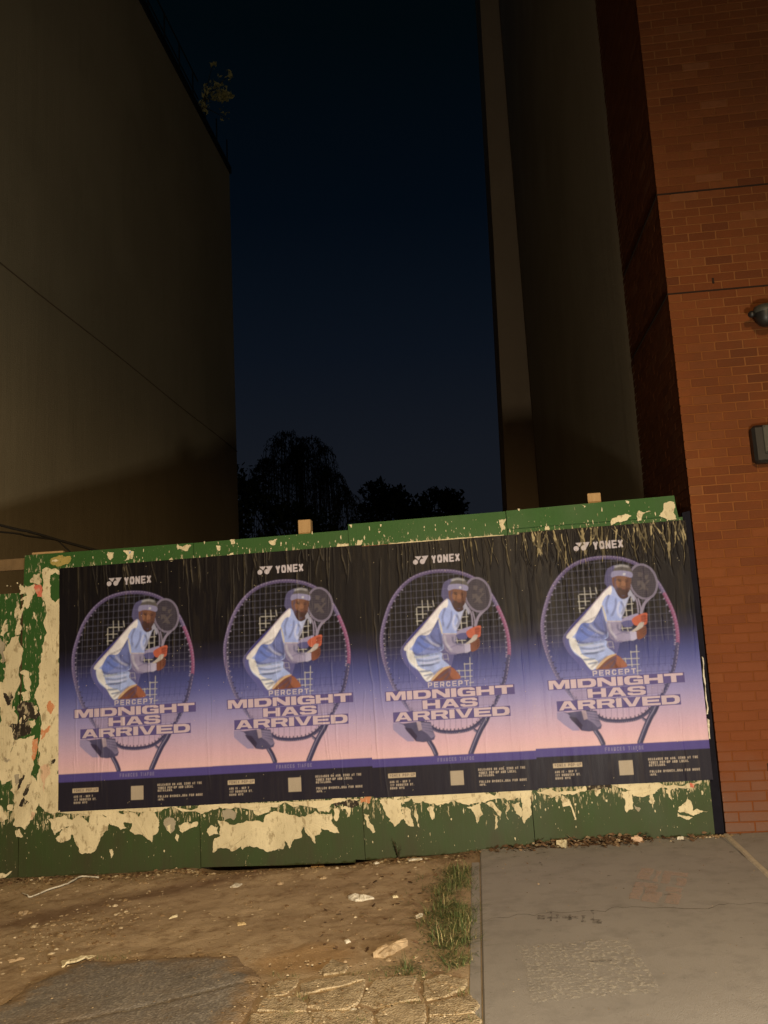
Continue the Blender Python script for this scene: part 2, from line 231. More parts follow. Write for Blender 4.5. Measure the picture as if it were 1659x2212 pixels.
WALL={'cableA':[(-2642,3340),(-1186,2871),(-904,2792),(-624,2696),(-244,2572),(198,2438)],
'cableB':[(-2626,2991),(-1185,2807),(-904,2748),(-624,2696)],
'cableC':[(-624,2696),(-503,2582),(-347,2439)],
'rail':[(-638,2368),(-466,2369),(-466,2322),(-637,2321)],
'post1':[(1894,2552),(2000,2550),(1996,2456)],
'post2':[(4103,2606),(4197,2605),(4194,2535)],
'dome':[(5361,3830),(5399,3873),(5504,3863),(5437,3721),(5390,3800)],
'box':[(5293,3002),(5259,2727),(5284,2725),(5378,2724),(5349,3011),(5341,2787)],
'panelpts':[(-290,2409),(1076,2420),(2287,2440),(2289,2484),(3486,2504),(4718,2534),(4728,2382),(-491,2112),(-344,2115),(1090,26),(2233,25),(2311,42),(3524,123),(4754,156),(4,0),(4755,2349),(4775,505)],
'joints':[(4912,3884),(4905,3817),(4898,3748),(4892,3682),(4885,3617),(4878,3547),(4871,3479),(4864,3413),(4857,3345),(4850,3274),(4843,3208),(4836,3141),(4829,3071),(4822,3002),(4815,2933),(4808,2865),(4801,2796),(4794,2730)],
'heads545':[(5019,3839),(5225,3820),(4935,3785),(5132,3767),(5334,3749)]}

# ------------------------------------------------------------------ helpers
def G(x):
    """pavement and soil level along the street: it climbs gently to the right"""
    return 0.031 * float(np.clip(x, -8, 12))

def tag(o, label=None, cat=None, group=None, kind=None):
    if label: o["label"] = label
    if cat: o["category"] = cat
    if group: o["group"] = group
    if kind: o["kind"] = kind
    return o

def empty(name, loc=(0, 0, 0)):
    o = bpy.data.objects.new(name, None)
    o.location = loc
    o.empty_display_size = 0.2
    col.objects.link(o)
    return o

def mesh_data(name, v, f, m=None, smooth=False):
    me = bpy.data.meshes.new(name)
    me.from_pydata([tuple(map(float, q)) for q in v], [], f)
    me.update()
    if m: me.materials.append(m)
    if smooth:
        me.polygons.foreach_set("use_smooth", [True] * len(me.polygons))
    return me

def obj(name, me, parent=None):
    o = bpy.data.objects.new(name, me)
    col.objects.link(o)
    if parent:
        o.parent = parent
        o.matrix_parent_inverse = Matrix.Translation(-parent.location)
    return o

def mk(name, v, f, m, parent=None, smooth=False):
    return obj(name, mesh_data(name, v, f, m, smooth), parent)

BOXF = [(0, 3, 2, 1), (4, 5, 6, 7), (0, 1, 5, 4), (1, 2, 6, 5), (2, 3, 7, 6), (3, 0, 4, 7)]

class MB:
    """collects shapes for one mesh"""
    def __init__(s): s.v = []; s.f = []
    def add(s, v, f):
        n = len(s.v); s.v += [tuple(q) for q in v]; s.f += [tuple(i + n for i in q) for q in f]; return s
    def box(s, x0, x1, y0, y1, z0, z1):
        return s.add([(x0, y0, z0), (x1, y0, z0), (x1, y1, z0), (x0, y1, z0), (x0, y0, z1), (x1, y0, z1), (x1, y1, z1), (x0, y1, z1)], BOXF)
    def cbox(s, x0, x1, y0, y1, z0, z1, c):
        """box with chamfered edges on all sides (three stacked loops)"""
        def loop(i, z): 
            return [(x0 + i, y0, z), (x1 - i, y0, z), (x1, y0 + i, z), (x1, y1 - i, z), (x1 - i, y1, z), (x0 + i, y1, z), (x0, y1 - i, z), (x0, y0 + i, z)]
        def sh(L, d):
            cx, cy = (x0 + x1) / 2, (y0 + y1) / 2
            return [(cx + (a - cx) * (1 - d / max(abs(x1 - cx), 1e-6)), cy + (b - cy) * (1 - d / max(abs(y1 - cy), 1e-6)), z) for a, b, z in L]
        Ls = [sh(loop(c, z0), c), loop(c, z0 + c), loop(c, z1 - c), sh(loop(c, z1), c)]
        v = sum(Ls, []); f = [tuple(range(7, -1, -1)), tuple(range(24, 32))]
        for k in range(3):
            for i in range(8):
                j = (i + 1) % 8
                f.append((8 * k + i, 8 * k + j, 8 * k + 8 + j, 8 * k + 8 + i))
        return s.add(v, f)
    def tube(s, pts, r, n=8, caps=True):
        pts = [Vector(q) for q in pts]
        rr = r if isinstance(r, (list, tuple)) else [r] * len(pts)
        v = []; f = []
        up = Vector((0, 0, 1))
        for i, q in enumerate(pts):
            t = (pts[min(i + 1, len(pts) - 1)] - pts[max(i - 1, 0)]).normalized()
            a = t.cross(up)
            if a.length < 1e-3: a = t.cross(Vector((1, 0, 0)))
            a.normalize(); b = t.cross(a)
            for k in range(n):
                w = 2 * math.pi * k / n
                v.append(q + rr[i] * (math.cos(w) * a + math.sin(w) * b))
        for i in range(len(pts) - 1):
            for k in range(n):
                j = (k + 1) % n
                f.append((i * n + k, i * n + j, (i + 1) * n + j, (i + 1) * n + k))
        if caps:
            f.append(tuple(range(n - 1, -1, -1))); f.append(tuple((len(pts) - 1) * n + k for k in range(n)))
        return s.add(v, f)
    def lathe(s, prof, c=(0, 0, 0), n=20):
        v = []; f = []
        for r, z in prof:
            for k in range(n):
                w = 2 * math.pi * k / n
                v.append((c[0] + r * math.cos(w), c[1] + r * math.sin(w), c[2] + z))
        for i in range(len(prof) - 1):
            for k in range(n):
                j = (k + 1) % n
                f.append((i * n + k, i * n + j, (i + 1) * n + j, (i + 1) * n + k))
        return s.add(v, f)
    def build(s, name, m, parent=None, smooth=False): return mk(name, s.v, s.f, m, parent, smooth)

# --- value noise on arrays
def vnoise(x, y, seed=0):
    xi = np.floor(x).astype(np.int64); yi = np.floor(y).astype(np.int64)
    fx = x - xi; fy = y - yi
    fx = fx * fx * (3 - 2 * fx); fy = fy * fy * (3 - 2 * fy)
    def h(a, b):
        n = (a * 374761393 + b * 668265263 + seed * 974634777) & 0xffffffff
        n = ((n ^ (n >> 13)) * 1274126177) & 0xffffffff
        return ((n ^ (n >> 16)) & 0xffff) / 65535.0
    return (h(xi, yi) * (1 - fx) + h(xi + 1, yi) * fx) * (1 - fy) + (h(xi, yi + 1) * (1 - fx) + h(xi + 1, yi + 1) * fx) * fy

def fbm(x, y, o=4, seed=0):
    t = 0; a = .5
    for k in range(o):
        t = t + a * vnoise(x * 2 ** k + 13.7 * k, y * 2 ** k - 7.3 * k, seed + k); a *= .5
    return t

def ragged(pts, amp=.10, levels=3, rnd=random):
    P = [Vector((a, b)) for a, b in pts]
    for _ in range(levels):
        Q = []
        for i, a in enumerate(P):
            b = P[(i + 1) % len(P)]
            d = b - a
            Q.append(a)
            if d.length > .006:
                n = Vector((-d.y, d.x))
                Q.append((a + b) / 2 + n * rnd.uniform(-amp, amp) + d * rnd.uniform(-.12, .12))
        P = Q
    return [(q.x, q.y) for q in P]

def inside(px, py, poly):
    P = np.asarray(poly, float)
    r = np.zeros(np.shape(px), bool)
    n = len(P)
    for i in range(n):
        x0, y0 = P[i]; x1, y1 = P[i - 1]
        if y0 == y1: continue
        c = ((y0 > py) != (y1 > py)) & (px < (x1 - x0) * (py - y0) / (y1 - y0) + x0)
        r ^= c
    return r

def mmp(L): return [(a / 1000.0, b / 1000.0) for a, b in L]

# ------------------------------------------------------------------ materials
def srgb(c):
    c = c / 255.0
    return c / 12.92 if c <= .04045 else ((c + .055) / 1.055) ** 2.4

class Mat:
    def __init__(s, name, rough=.8, spec=.3):
        s.m = bpy.data.materials.new(name); s.m.use_nodes = True
        s.nt = s.m.node_tree; s.b = s.nt.nodes["Principled BSDF"]
        s.b.inputs["Roughness"].default_value = rough
        s.b.inputs["Specular IOR Level"].default_value = spec
        s._co = None
    def n(s, t, **k):
        q = s.nt.nodes.new(t)
        for a, b in k.items():
            if a.startswith("i_"): q.inputs[int(a[2:]) if a[2:].isdigit() else a[2:]].default_value = b
            else: setattr(q, a, b)
        return q
    def l(s, a, b): s.nt.links.new(a, b)
    def co(s):
        """object-space metres (all meshes are modelled at world coordinates)"""
        if s._co is None:
            g = s.n("ShaderNodeNewGeometry"); s._co = g.outputs["Position"]
        return s._co
    def noise(s, scale, detail=4, rough=.55, stretch=None, off=(0, 0, 0)):
        src = s.co()
        if stretch or off != (0, 0, 0):
            mp = s.n("ShaderNodeMapping"); s.l(src, mp.inputs["Vector"])
            mp.inputs["Scale"].default_value = stretch or (1, 1, 1); mp.inputs["Location"].default_value = off
            src = mp.outputs[0]
        q = s.n("ShaderNodeTexNoise"); q.inputs["Scale"].default_value = scale
        q.inputs["Detail"].default_value = detail; q.inputs["Roughness"].default_value = rough
        s.l(src, q.inputs["Vector"]); return q.outputs["Fac"]
    def ramp(s, fac, *stops):
        q = s.n("ShaderNodeValToRGB"); e = q.color_ramp.elements
        while len(e) < len(stops): e.new(.5)
        for i, (p, c) in enumerate(stops):
            e[i].position = p; e[i].color = (*c, 1) if isinstance(c, tuple) else (c, c, c, 1)
        s.l(fac, q.inputs[0]); return q.outputs[0]
    def mix(s, f, a, b, mode='MIX'):
        q = s.n("ShaderNodeMix", data_type='RGBA', blend_type=mode)
        for k, w in ((0, f), (6, a), (7, b)):
            if isinstance(w, (int, float)): q.inputs[k].default_value = w
            elif isinstance(w, tuple): q.inputs[k].default_value = (*w, 1)
            else: s.l(w, q.inputs[k])
        return q.outputs[2]
    def math(s, op, a, b=0.0):
        q = s.n("ShaderNodeMath", operation=op)
        for k, w in ((0, a), (1, b)):
            if isinstance(w, (int, float)): q.inputs[k].default_value = w
            else: s.l(w, q.inputs[k])
        return q.outputs[0]
    def z(s):
        q = s.n("ShaderNodeSeparateXYZ"); s.l(s.co(), q.inputs[0]); return q.outputs
    def base(s, c):
        if isinstance(c, tuple): s.b.inputs["Base Color"].default_value = (*c, 1)
        else: s.l(c, s.b.inputs["Base Color"])
        return s
    def bump(s, h, dist=.002, strength=1.0):
        q = s.n("ShaderNodeBump"); q.inputs["Distance"].default_value = dist; q.inputs["Strength"].default_value = strength
        s.l(h, q.inputs["Height"]); s.l(q.outputs[0], s.b.inputs["Normal"]); return s
    def rough(s, h): s.l(h, s.b.inputs["Roughness"]); return s

M = {}
def plain(name, c, rough=.7, spec=.3, var=.25, scale=30, bump=0.0):
    q = Mat(name, rough, spec)
    nz = q.noise(scale)
    q.base(q.mix(nz, tuple(x * (1 - var) for x in c), tuple(min(1, x * (1 + var)) for x in c)))
    if bump: q.bump(nz, bump)
    M[name] = q.m
    return q.m

# green hoarding paint: brushed, scuffed, flecked with paper pulp, muddy near the soil
q = Mat("green paint", .6, .3)
a = q.noise(2.2, 5); b = q.noise(55, 3, .6, (1, 1, .12)); fl = q.noise(60, 6, .6, (1, 1, .6)); cl = q.noise(6, 4)
g = q.mix(a, (.023, .080, .016), (.032, .110, .023))
g = q.mix(q.math('MULTIPLY', b, .5), g, (.018, .058, .014))
zz = q.z()[2]
mud = q.math('MULTIPLY', q.ramp(zz, (.0, 1.0), (.42, .72), (.9, .0)), q.ramp(q.noise(7, 5, .6, (1, 1, .35)), (.2, .5), (.7, 1.0)))
g = q.mix(mud, g, (.045, .046, .024))
fk = q.math('MULTIPLY', q.ramp(fl, (.64, 0.0), (.67, 1.0)), q.ramp(cl, (.52, 0.0), (.68, .9)))
fib = q.noise(46, 7, .7, (1, 1, .22), (2, 0, 3))
xz = q.z(); lvl = q.math('SUBTRACT', xz[2], q.math('MULTIPLY', xz[0], .0125))
near = q.math('MAXIMUM', q.ramp(lvl, (.24, 0.0), (.45, 1.0), (.46, 1.0), (.50, 0.0)), q.math('MULTIPLY', q.ramp(q.math('SUBTRACT', lvl, 1.9), (.36, 0.0), (.375, 1.0), (.385, .9), (.46, 0.0)), .8))
near = q.math('MAXIMUM', near, q.math('MULTIPLY', q.math('MULTIPLY', q.ramp(q.math('ADD', xz[0], 1.0), (.15, 0.0), (.3, .8), (.9, .9), (1.0, 0.0)), q.ramp(lvl, (.42, 0.0), (.6, 1.0))), .6))
fk = q.math('MAXIMUM', fk, q.ramp(q.math('ADD', q.math('MULTIPLY', near, .17), fib), (.655, 0.0), (.70, .85)))
g = q.mix(fk, g, (.52, .46, .30))
q.base(g); q.bump(q.math('ADD', b, fk), .0012); q.rough(q.ramp(a, (.3, .5), (.7, .72)))
M["green"] = q.m

def paper(name, lo, hi, stain=(.27, .22, .13), stain_amt=.75):
    q = Mat(name, .88, .12)
    a = q.noise(7, 5); b = q.noise(30, 6, .65, (1, 1, .30)); c = q.noise(22, 8, .72, (1, 1, .5), (3, 1, 7)); e = q.noise(120, 4, .6); w = q.noise(4, 3, .5, (1, 1, .6), (9, 2, 1))
    g = q.mix(a, lo, hi)
    g = q.mix(q.math('MULTIPLY', q.ramp(w, (.45, 0.0), (.6, .4)), 1.0), g, tuple(x * .74 for x in lo))
    g = q.mix(q.math('MULTIPLY', q.ramp(c, (.54, 0.0), (.62, 1.0)), stain_amt), g, stain)
    g = q.mix(q.math('MULTIPLY', q.ramp(e, (.62, 0.0), (.70, 1.0)), .45), g, tuple(x * .45 for x in lo))
    q.base(g); q.bump(q.math('ADD', q.math('ADD', b, a), q.math('MULTIPLY', e, .4)), .004)
    M[name] = q.m
paper("cream", (.56, .50, .33), (.74, .69, .50))
paper("white", (.55, .53, .45), (.70, .68, .60))
paper("grey", (.25, .23, .18), (.45, .42, .33))
paper("black", (.018, .016, .015), (.06, .05, .04), (.5, .45, .32), .8)
paper("orange", (.50, .20, .09), (.60, .30, .16), (.6, .5, .35), .8)
paper("red", (.55, .13, .09), (.62, .20, .14), (.6, .5, .35), .5)
paper("pink", (.60, .42, .30), (.66, .50, .36))
paper("tan", (.30, .25, .08), (.42, .34, .12), (.06, .13, .03), .9)
paper("blue", (.08, .22, .50), (.12, .28, .55))

# bricks: dusty orange-red, one tone each
q = Mat("brick", .88, .15)
oi = q.n("ShaderNodeObjectInfo"); ge = q.n("ShaderNodeNewGeometry")
rnd = q.math('FRACT', q.math('ADD', oi.outputs["Random"], ge.outputs["Random Per Island"]))
c = q.ramp(rnd, (0.0, (.105, .026, .005)), (.12, (.140, .036, .006)), (.45, (.156, .041, .007)), (.8, (.170, .047, .009)), (.95, (.180, .054, .012)), (1.0, (.21, .076, .026)))
n1 = q.noise(14, 5); n2 = q.noise(120, 4)
c = q.mix(q.ramp(n1, (.35, 0.0), (.8, .45)), c, (.11, .036, .010))
c = q.mix(q.ramp(n2, (.55, 0.0), (.8, .5)), c, (.21, .078, .026))
pm = q.math('MULTIPLY', q.ramp(q.math('MULTIPLY', q.math('ADD', q.z()[2], q.noise(1.7, 3)), .25), (.42, 1.0), (.74, 0.0)), .72)
c = q.mix(pm, c, q.mix(q.noise(5, 5), (.14, .040, .013), (.185, .058, .020)))
gm = q.math('MULTIPLY', q.ramp(q.math('ADD', q.z()[2], q.math('MULTIPLY', q.noise(4, 4), .5)), (.30, 1.0), (1.25, .1)), .85)
soot = q.math('MULTIPLY', q.ramp(q.noise(1.1, 6, .65, (1, 1, .6), (3, 3, 3)), (.50, 0.0), (.68, 1.0)), .4)
c = q.mix(soot, c, (.085, .030, .010))
c = q.mix(gm, c, (.150, .100, .080))
q.base(c); q.bump(q.math('ADD', n1, n2), .003); M["brick"] = q.m
q = Mat("mortar", .92, .1)
c = q.mix(q.noise(40, 4), (.19, .074, .022), (.255, .108, .038))
pm = q.ramp(q.math('MULTIPLY', q.math('ADD', q.z()[2], q.noise(1.3, 4)), .25), (.54, .86), (.72, 0.0))
c = q.mix(pm, c, (.15, .047, .017))
hi = q.math('MULTIPLY', q.ramp(q.noise(.9, 3, .5, None, (2, 0, 5)), (.42, 1.0), (.56, 0.0)), .65)
c = q.mix(hi, c, (.155, .05, .013))
q.base(c); q.bump(q.noise(90, 4), .002); M["mortar"] = q.m

def stucco(name, lo, hi, big=.5):
    q = Mat(name, .92, .1)
    a = q.noise(big, 6, .6); b = q.noise(3, 6, .65, (1, 1, .10)); d = q.noise(60, 4); e = q.noise(.35, 2, .5, None, (5, 3, 2)); w = q.noise(1.4, 5, .6, (1, 1, .9), (1, 8, 4))
    c = q.mix(a, lo, hi); c = q.mix(q.math('MULTIPLY', q.ramp(b, (.50, 0.0), (.85, 1.0)), .22), c, tuple(x * .6 for x in lo))
    c = q.mix(q.math('MULTIPLY', q.ramp(w, (.60, 0.0), (.64, 1.0)), .12), c, tuple(x * .7 for x in lo))
    c = q.mix(q.ramp(e, (.40, .30), (.62, 0.0)), c, tuple(x * .62 for x in lo))
    q.base(c); q.bump(q.math('ADD', d, q.math('MULTIPLY', b, 2)), .006); M[name] = q.m
stucco("tan render", (.46, .375, .225), (.54, .45, .28))
stucco("grey render", (.40, .335, .23), (.47, .40, .28), 1.2)
stucco("wing render", (.40, .29, .18), (.46, .335, .21), 1.2)

# soil
q = Mat("soil", .95, .1)
a = q.noise(1.6, 5); b = q.noise(9, 6, .65); c_ = q.noise(70, 4, .6); d = q.noise(160, 2)
c = q.mix(q.ramp(a, (.3, 0.0), (.7, 1.0)), (.32, .24, .155), (.445, .35, .23))
c = q.mix(q.ramp(b, (.5, 0.0), (.72, .8)), c, (.16, .10, .052))
c = q.mix(q.ramp(c_, (.62, 0.0), (.75, .7)), c, (.36, .29, .19))
c = q.mix(q.ramp(d, (.66, 0.0), (.72, .8)), c, (.46, .40, .28))
X_, Y_ = q.z()[0], q.z()[1]          # a diagonal ground shadow is painted in as a darker reddish band; a sandy spill lies by the broken concrete
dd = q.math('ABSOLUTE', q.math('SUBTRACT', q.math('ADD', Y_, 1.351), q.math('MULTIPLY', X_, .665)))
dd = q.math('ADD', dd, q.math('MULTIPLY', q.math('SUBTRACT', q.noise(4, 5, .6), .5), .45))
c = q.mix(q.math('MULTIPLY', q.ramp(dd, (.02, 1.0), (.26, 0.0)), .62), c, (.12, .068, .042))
ex = q.math('MULTIPLY', q.math('SUBTRACT', X_, 2.27), 3.2); ey = q.math('MULTIPLY', q.math('ADD', Y_, 2.02), 4.0)
ee = q.math('ADD', q.math('SQRT', q.math('ADD', q.math('MULTIPLY', ex, ex), q.math('MULTIPLY', ey, ey))), q.math('MULTIPLY', q.math('SUBTRACT', q.noise(7, 5, .6), .5), .9))
c = q.mix(q.math('MULTIPLY', q.ramp(ee, (.55, 1.0), (1.0, 0.0)), .8), c, q.mix(c_, (.34, .225, .115), (.44, .30, .16)))
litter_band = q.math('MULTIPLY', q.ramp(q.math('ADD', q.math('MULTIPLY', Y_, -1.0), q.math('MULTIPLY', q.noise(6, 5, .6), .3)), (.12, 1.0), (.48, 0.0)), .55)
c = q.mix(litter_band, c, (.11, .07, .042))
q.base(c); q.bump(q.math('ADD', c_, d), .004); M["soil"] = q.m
q = Mat("dark soil", .95, .1)
b = q.noise(9, 6, .65); c_ = q.noise(70, 4, .6)
c = q.mix(b, (.12, .072, .042), (.25, .155, .085)); c = q.mix(q.ramp(c_, (.62, 0.0), (.75, .7)), c, (.3, .24, .16))
q.base(c); q.bump(c_, .004); M["dark soil"] = q.m

q = Mat("sand", .95, .1)
q.base(q.mix(q.noise(12, 5), (.33, .225, .12), (.42, .29, .155))); q.bump(q.noise(90, 4), .004); M["sand"] = q.m

q = Mat("old asphalt", .9, .2)
v = q.n("ShaderNodeTexVoronoi"); v.inputs["Scale"].default_value = 95; q.l(q.co(), v.inputs["Vector"])
a = q.noise(2.2, 5); b = q.noise(40, 5, .6)
st = q.ramp(v.outputs["Color"], (.50, .0), (.80, 1.0))
c = q.mix(a, (.135, .127, .117), (.22, .207, .19))
c = q.mix(q.ramp(b, (.5, 0.0), (.75, .55)), c, (.10, .088, .072))
c = q.mix(q.math('MULTIPLY', st, .6), c, (.36, .335, .29))
c = q.mix(q.ramp(q.noise(5, 6, .65, None, (4, 4, 0)), (.50, 0.0), (.72, .6)), c, (.095, .082, .066))
c = q.mix(q.ramp(q.noise(2.6, 6, .6, None, (7, 1, 0)), (.50, 0.0), (.74, .5)), c, (.24, .175, .11))
ea = q.n("ShaderNodeAttribute", attribute_name="dust")      # soil trodden over the crumbling edge
c = q.mix(q.ramp(q.math('ADD', ea.outputs["Fac"], q.math('MULTIPLY', q.math('SUBTRACT', q.noise(9, 6, .65), .5), 1.3)), (.32, 0.0), (.62, .9)), c, q.mix(b, (.20, .14, .085), (.33, .245, .15)))
q.base(c); q.bump(q.math('ADD', b, q.math('MULTIPLY', v.outputs["Distance"], 1.2)), .0022); M["asphalt"] = q.m

q = Mat("road asphalt", .9, .2)
q.base(q.mix(q.noise(60, 4), (.035, .035, .035), (.07, .068, .066))); M["road"] = q.m

def concrete(name, lo, hi, blot=.5):
    q = Mat(name, .85, .2)
    a = q.noise(1.3, 6, .6); b = q.noise(7, 6, .6); d = q.noise(180, 3); e = q.noise(34, 3)
    c = q.mix(a, lo, hi)
    c = q.mix(q.math('MULTIPLY', q.ramp(b, (.48, 0.0), (.75, 1.0)), blot), c, tuple(x * .62 for x in lo))
    c = q.mix(q.ramp(d, (.6, 0.0), (.75, .35)), c, tuple(x * .55 for x in lo))
    c = q.mix(q.ramp(e, (.70, 0.0), (.74, .7)), c, tuple(x * .45 for x in lo))
    q.base(c); q.bump(q.math('ADD', d, b), .002); M[name] = q.m
concrete("pavement", (.24, .232, .222), (.335, .325, .312), .5)
q = Mat("broken concrete", .92, .15)
v = q.n("ShaderNodeTexVoronoi"); v.inputs["Scale"].default_value = 110; q.l(q.co(), v.inputs["Vector"])
a = q.noise(3, 6, .6); b = q.noise(24, 6, .65)
c = q.mix(a, (.35, .285, .185), (.52, .43, .29))
c = q.mix(q.ramp(b, (.48, 0.0), (.66, .75)), c, (.15, .115, .066))
c = q.mix(q.ramp(q.noise(7, 6, .65, None, (2, 6, 0)), (.52, 0.0), (.66, .65)), c, (.17, .125, .07))
c = q.mix(q.math('MULTIPLY', q.ramp(v.outputs["Color"], (.5, 0.0), (.95, 1.0)), .5), c, (.44, .385, .28))
q.base(c); q.bump(q.math('ADD', q.math('ADD', q.noise(90, 4), b), v.outputs["Distance"]), .005); M["broken"] = q.m

q = Mat("grass", .7, .2)
ge = q.n("ShaderNodeNewGeometry")
q.base(q.ramp(ge.outputs["Random Per Island"], (0.0, (.045, .075, .025)), (.45, (.085, .12, .042)), (.78, (.13, .155, .06)), (.86, (.30, .26, .12)), (1.0, (.42, .36, .19))))
M["grass"] = q.m
def leafmat(name, a, b):
    q = Mat(name, .6, .3); ge = q.n("ShaderNodeNewGeometry")
    q.base(q.ramp(ge.outputs["Random Per Island"], (0.0, a), (1.0, b))); M[name] = q.m
leafmat("leaf dark", (.02, .035, .012), (.05, .075, .025))
leafmat("leaf willow", (.035, .05, .02), (.07, .09, .035))
leafmat("leaf lit", (.30, .26, .09), (.62, .54, .22))  # pale yellow: lamplight on the roof shrub's leaves put into the colour
q = Mat("leaf litter", .9, .1); ge = q.n("ShaderNodeNewGeometry")
q.base(q.ramp(ge.outputs["Random Per Island"], (0.0, (.06, .035, .02)), (.5, (.16, .10, .06)), (.85, (.26, .18, .11)), (1.0, (.45, .38, .26)))); M["litter"] = q.m
q = Mat("gravel", .9, .2); ge = q.n("ShaderNodeNewGeometry")
q.base(q.ramp(ge.outputs["Random Per Island"], (0.0, (.13, .08, .04)), (.45, (.25, .18, .10)), (.8, (.34, .27, .17)), (1.0, (.52, .45, .32)))); M["gravel"] = q.m
plain("bark", (.06, .045, .03), .9, .1, .4, 12, .01)
q = Mat("raw timber", .8, .2)
w = q.noise(9, 5, .6, (6, 6, .5)); q.base(q.mix(w, (.30, .19, .085), (.48, .33, .17))); q.bump(w, .002); M["timber"] = q.m
plain("weathered timber", (.17, .115, .06), .85, .2, .35, 14, .002)
plain("navy board", (.011, .011, .017), .95, .05, .3, 20, .001)
plain("cable rubber", (.02, .018, .015), .6, .3)
plain("black metal", (.015, .014, .013), .45, .4)
plain("grey metal", (.05, .05, .04), .5, .4)
plain("galvanised", (.22, .22, .22), .45, .5)
plain("coping", (.02, .022, .026), .8, .2)
plain("joint filler", (.44, .40, .32), .85, .2, .35, 25, .002)
plain("joint dark", (.03, .018, .012), .9, .1)
plain("paint pink", (.40, .30, .25), .85, .2, .2)
plain("old stain", (.14, .12, .10), .9, .1, .3)
def emit(name, c, s):
    q = Mat(name); q.b.inputs["Emission Color"].default_value = (*c, 1); q.b.inputs["Emission Strength"].default_value = s; M[name] = q.m
emit("lamp warm", (1, .78, .45), 20); emit("lamp cool", (1, .92, .78), 12)

# worn paint: patches of paint survive, the rest is bare pavement
def worn(name, c, scale, lo, hi, amt):
    q = Mat(name, .85, .2)
    q.base(c)
    f = q.math('MULTIPLY', q.ramp(q.noise(scale, 5, .7), (lo, 0.0), (hi, 1.0)), amt)
    tr = q.n("ShaderNodeBsdfTransparent"); mx = q.n("ShaderNodeMixShader")
    out = q.nt.nodes["Material Output"]
    q.l(f, mx.inputs[0]); q.l(tr.outputs[0], mx.inputs[1]); q.l(q.b.outputs[0], mx.inputs[2]); q.l(mx.outputs[0], out.inputs[0])
    M[name] = q.m
worn("worn white", (.58, .56, .50), 46, .50, .60, .62)
worn("worn pink", (.48, .38, .33), 30, .30, .50, .55)
worn("worn grey", (.12, .105, .09), 40, .40, .60, .6)

# poster print: colour is stored in the sheet, gloss and pulp grain are procedural
q = Mat("poster print", .42, .12)
at = q.n("ShaderNodeAttribute", attribute_name="print")
f1 = q.noise(220, 3); f2 = q.noise(30, 5, .6, (1, 1, .1))
q.base(at.outputs["Color"])
q.rough(q.ramp(f2, (.3, .34), (.75, .56)))
q.bump(q.math('ADD', f1, q.math('MULTIPLY', f2, 2.0)), .0007)
M["poster"] = q.m

# ------------------------------------------------------------------ setting: ground, road, kerb
def sheet(name, xs, ys, zf, m, parent=None, keep=None):
    X, Y = np.meshgrid(xs, ys)
    Z = zf(X, Y)
    nx, ny = len(xs), len(ys)
    v = np.stack([X, Y, Z], -1).reshape(-1, 3)
    i = np.arange(nx * ny).reshape(ny, nx)
    f = np.stack([i[:-1, :-1], i[:-1, 1:], i[1:, 1:], i[1:, :-1]], -1).reshape(-1, 4)
    if keep is not None:
        cx = X[:-1, :-1].ravel() + (xs[1] - xs[0]) / 2; cy = Y[:-1, :-1].ravel() + (ys[1] - ys[0]) / 2
        f = f[keep(cx, cy)]
    me = bpy.data.meshes.new(name)
    me.vertices.add(len(v)); me.vertices.foreach_set("co", v.ravel())
    me.loops.add(len(f) * 4); me.loops.foreach_set("vertex_index", f.ravel().astype(np.int32))
    me.polygons.add(len(f)); me.polygons.foreach_set("loop_start", np.arange(0, len(f) * 4, 4, dtype=np.int32))
    me.polygons.foreach_set("loop_total", np.full(len(f), 4, np.int32))
    me.polygons.foreach_set("use_smooth", np.ones(len(f), bool))
    me.update(calc_edges=True); me.materials.append(m)
    return obj(name, me, parent)

slope = lambda X: .031 * np.clip(X, -8, 12)
gx = np.array([-400, -120, -40, -15, -8, -4, 0, 3, 6, 9, 12, 20, 60, 150, 400.])
gy = np.array([-400, -120, -40, -15, -8, -4, 0, 4, 9, 15, 30, 60, 150, 400.])
tag(sheet("ground", gx, gy, lambda X, Y: slope(X) - .16 + 0 * Y, M["dark soil"]), kind="structure")
tag(sheet("road", np.array([-60, -30, -8, 0, 6, 12, 30, 60.]), np.array([-16, -12, -8, -4.62]), lambda X, Y: slope(X) - .14, M["road"]), kind="structure")
mb = MB()
for k in range(-8, 14):
    x0, x1 = k * 1.5, k * 1.5 + 1.494
    mb.add([(x0, -4.62, G(x0) - .16), (x1, -4.62, G(x1) - .16), (x1, -4.47, G(x1) - .16), (x0, -4.47, G(x0) - .16), (x0, -4.62, G(x0) - .012), (x1, -4.62, G(x1) - .012), (x1, -4.47, G(x1) - .008), (x0, -4.47, G(x0) - .008)], BOXF)
tag(mb.build("kerb", M["pavement"]), kind="structure")

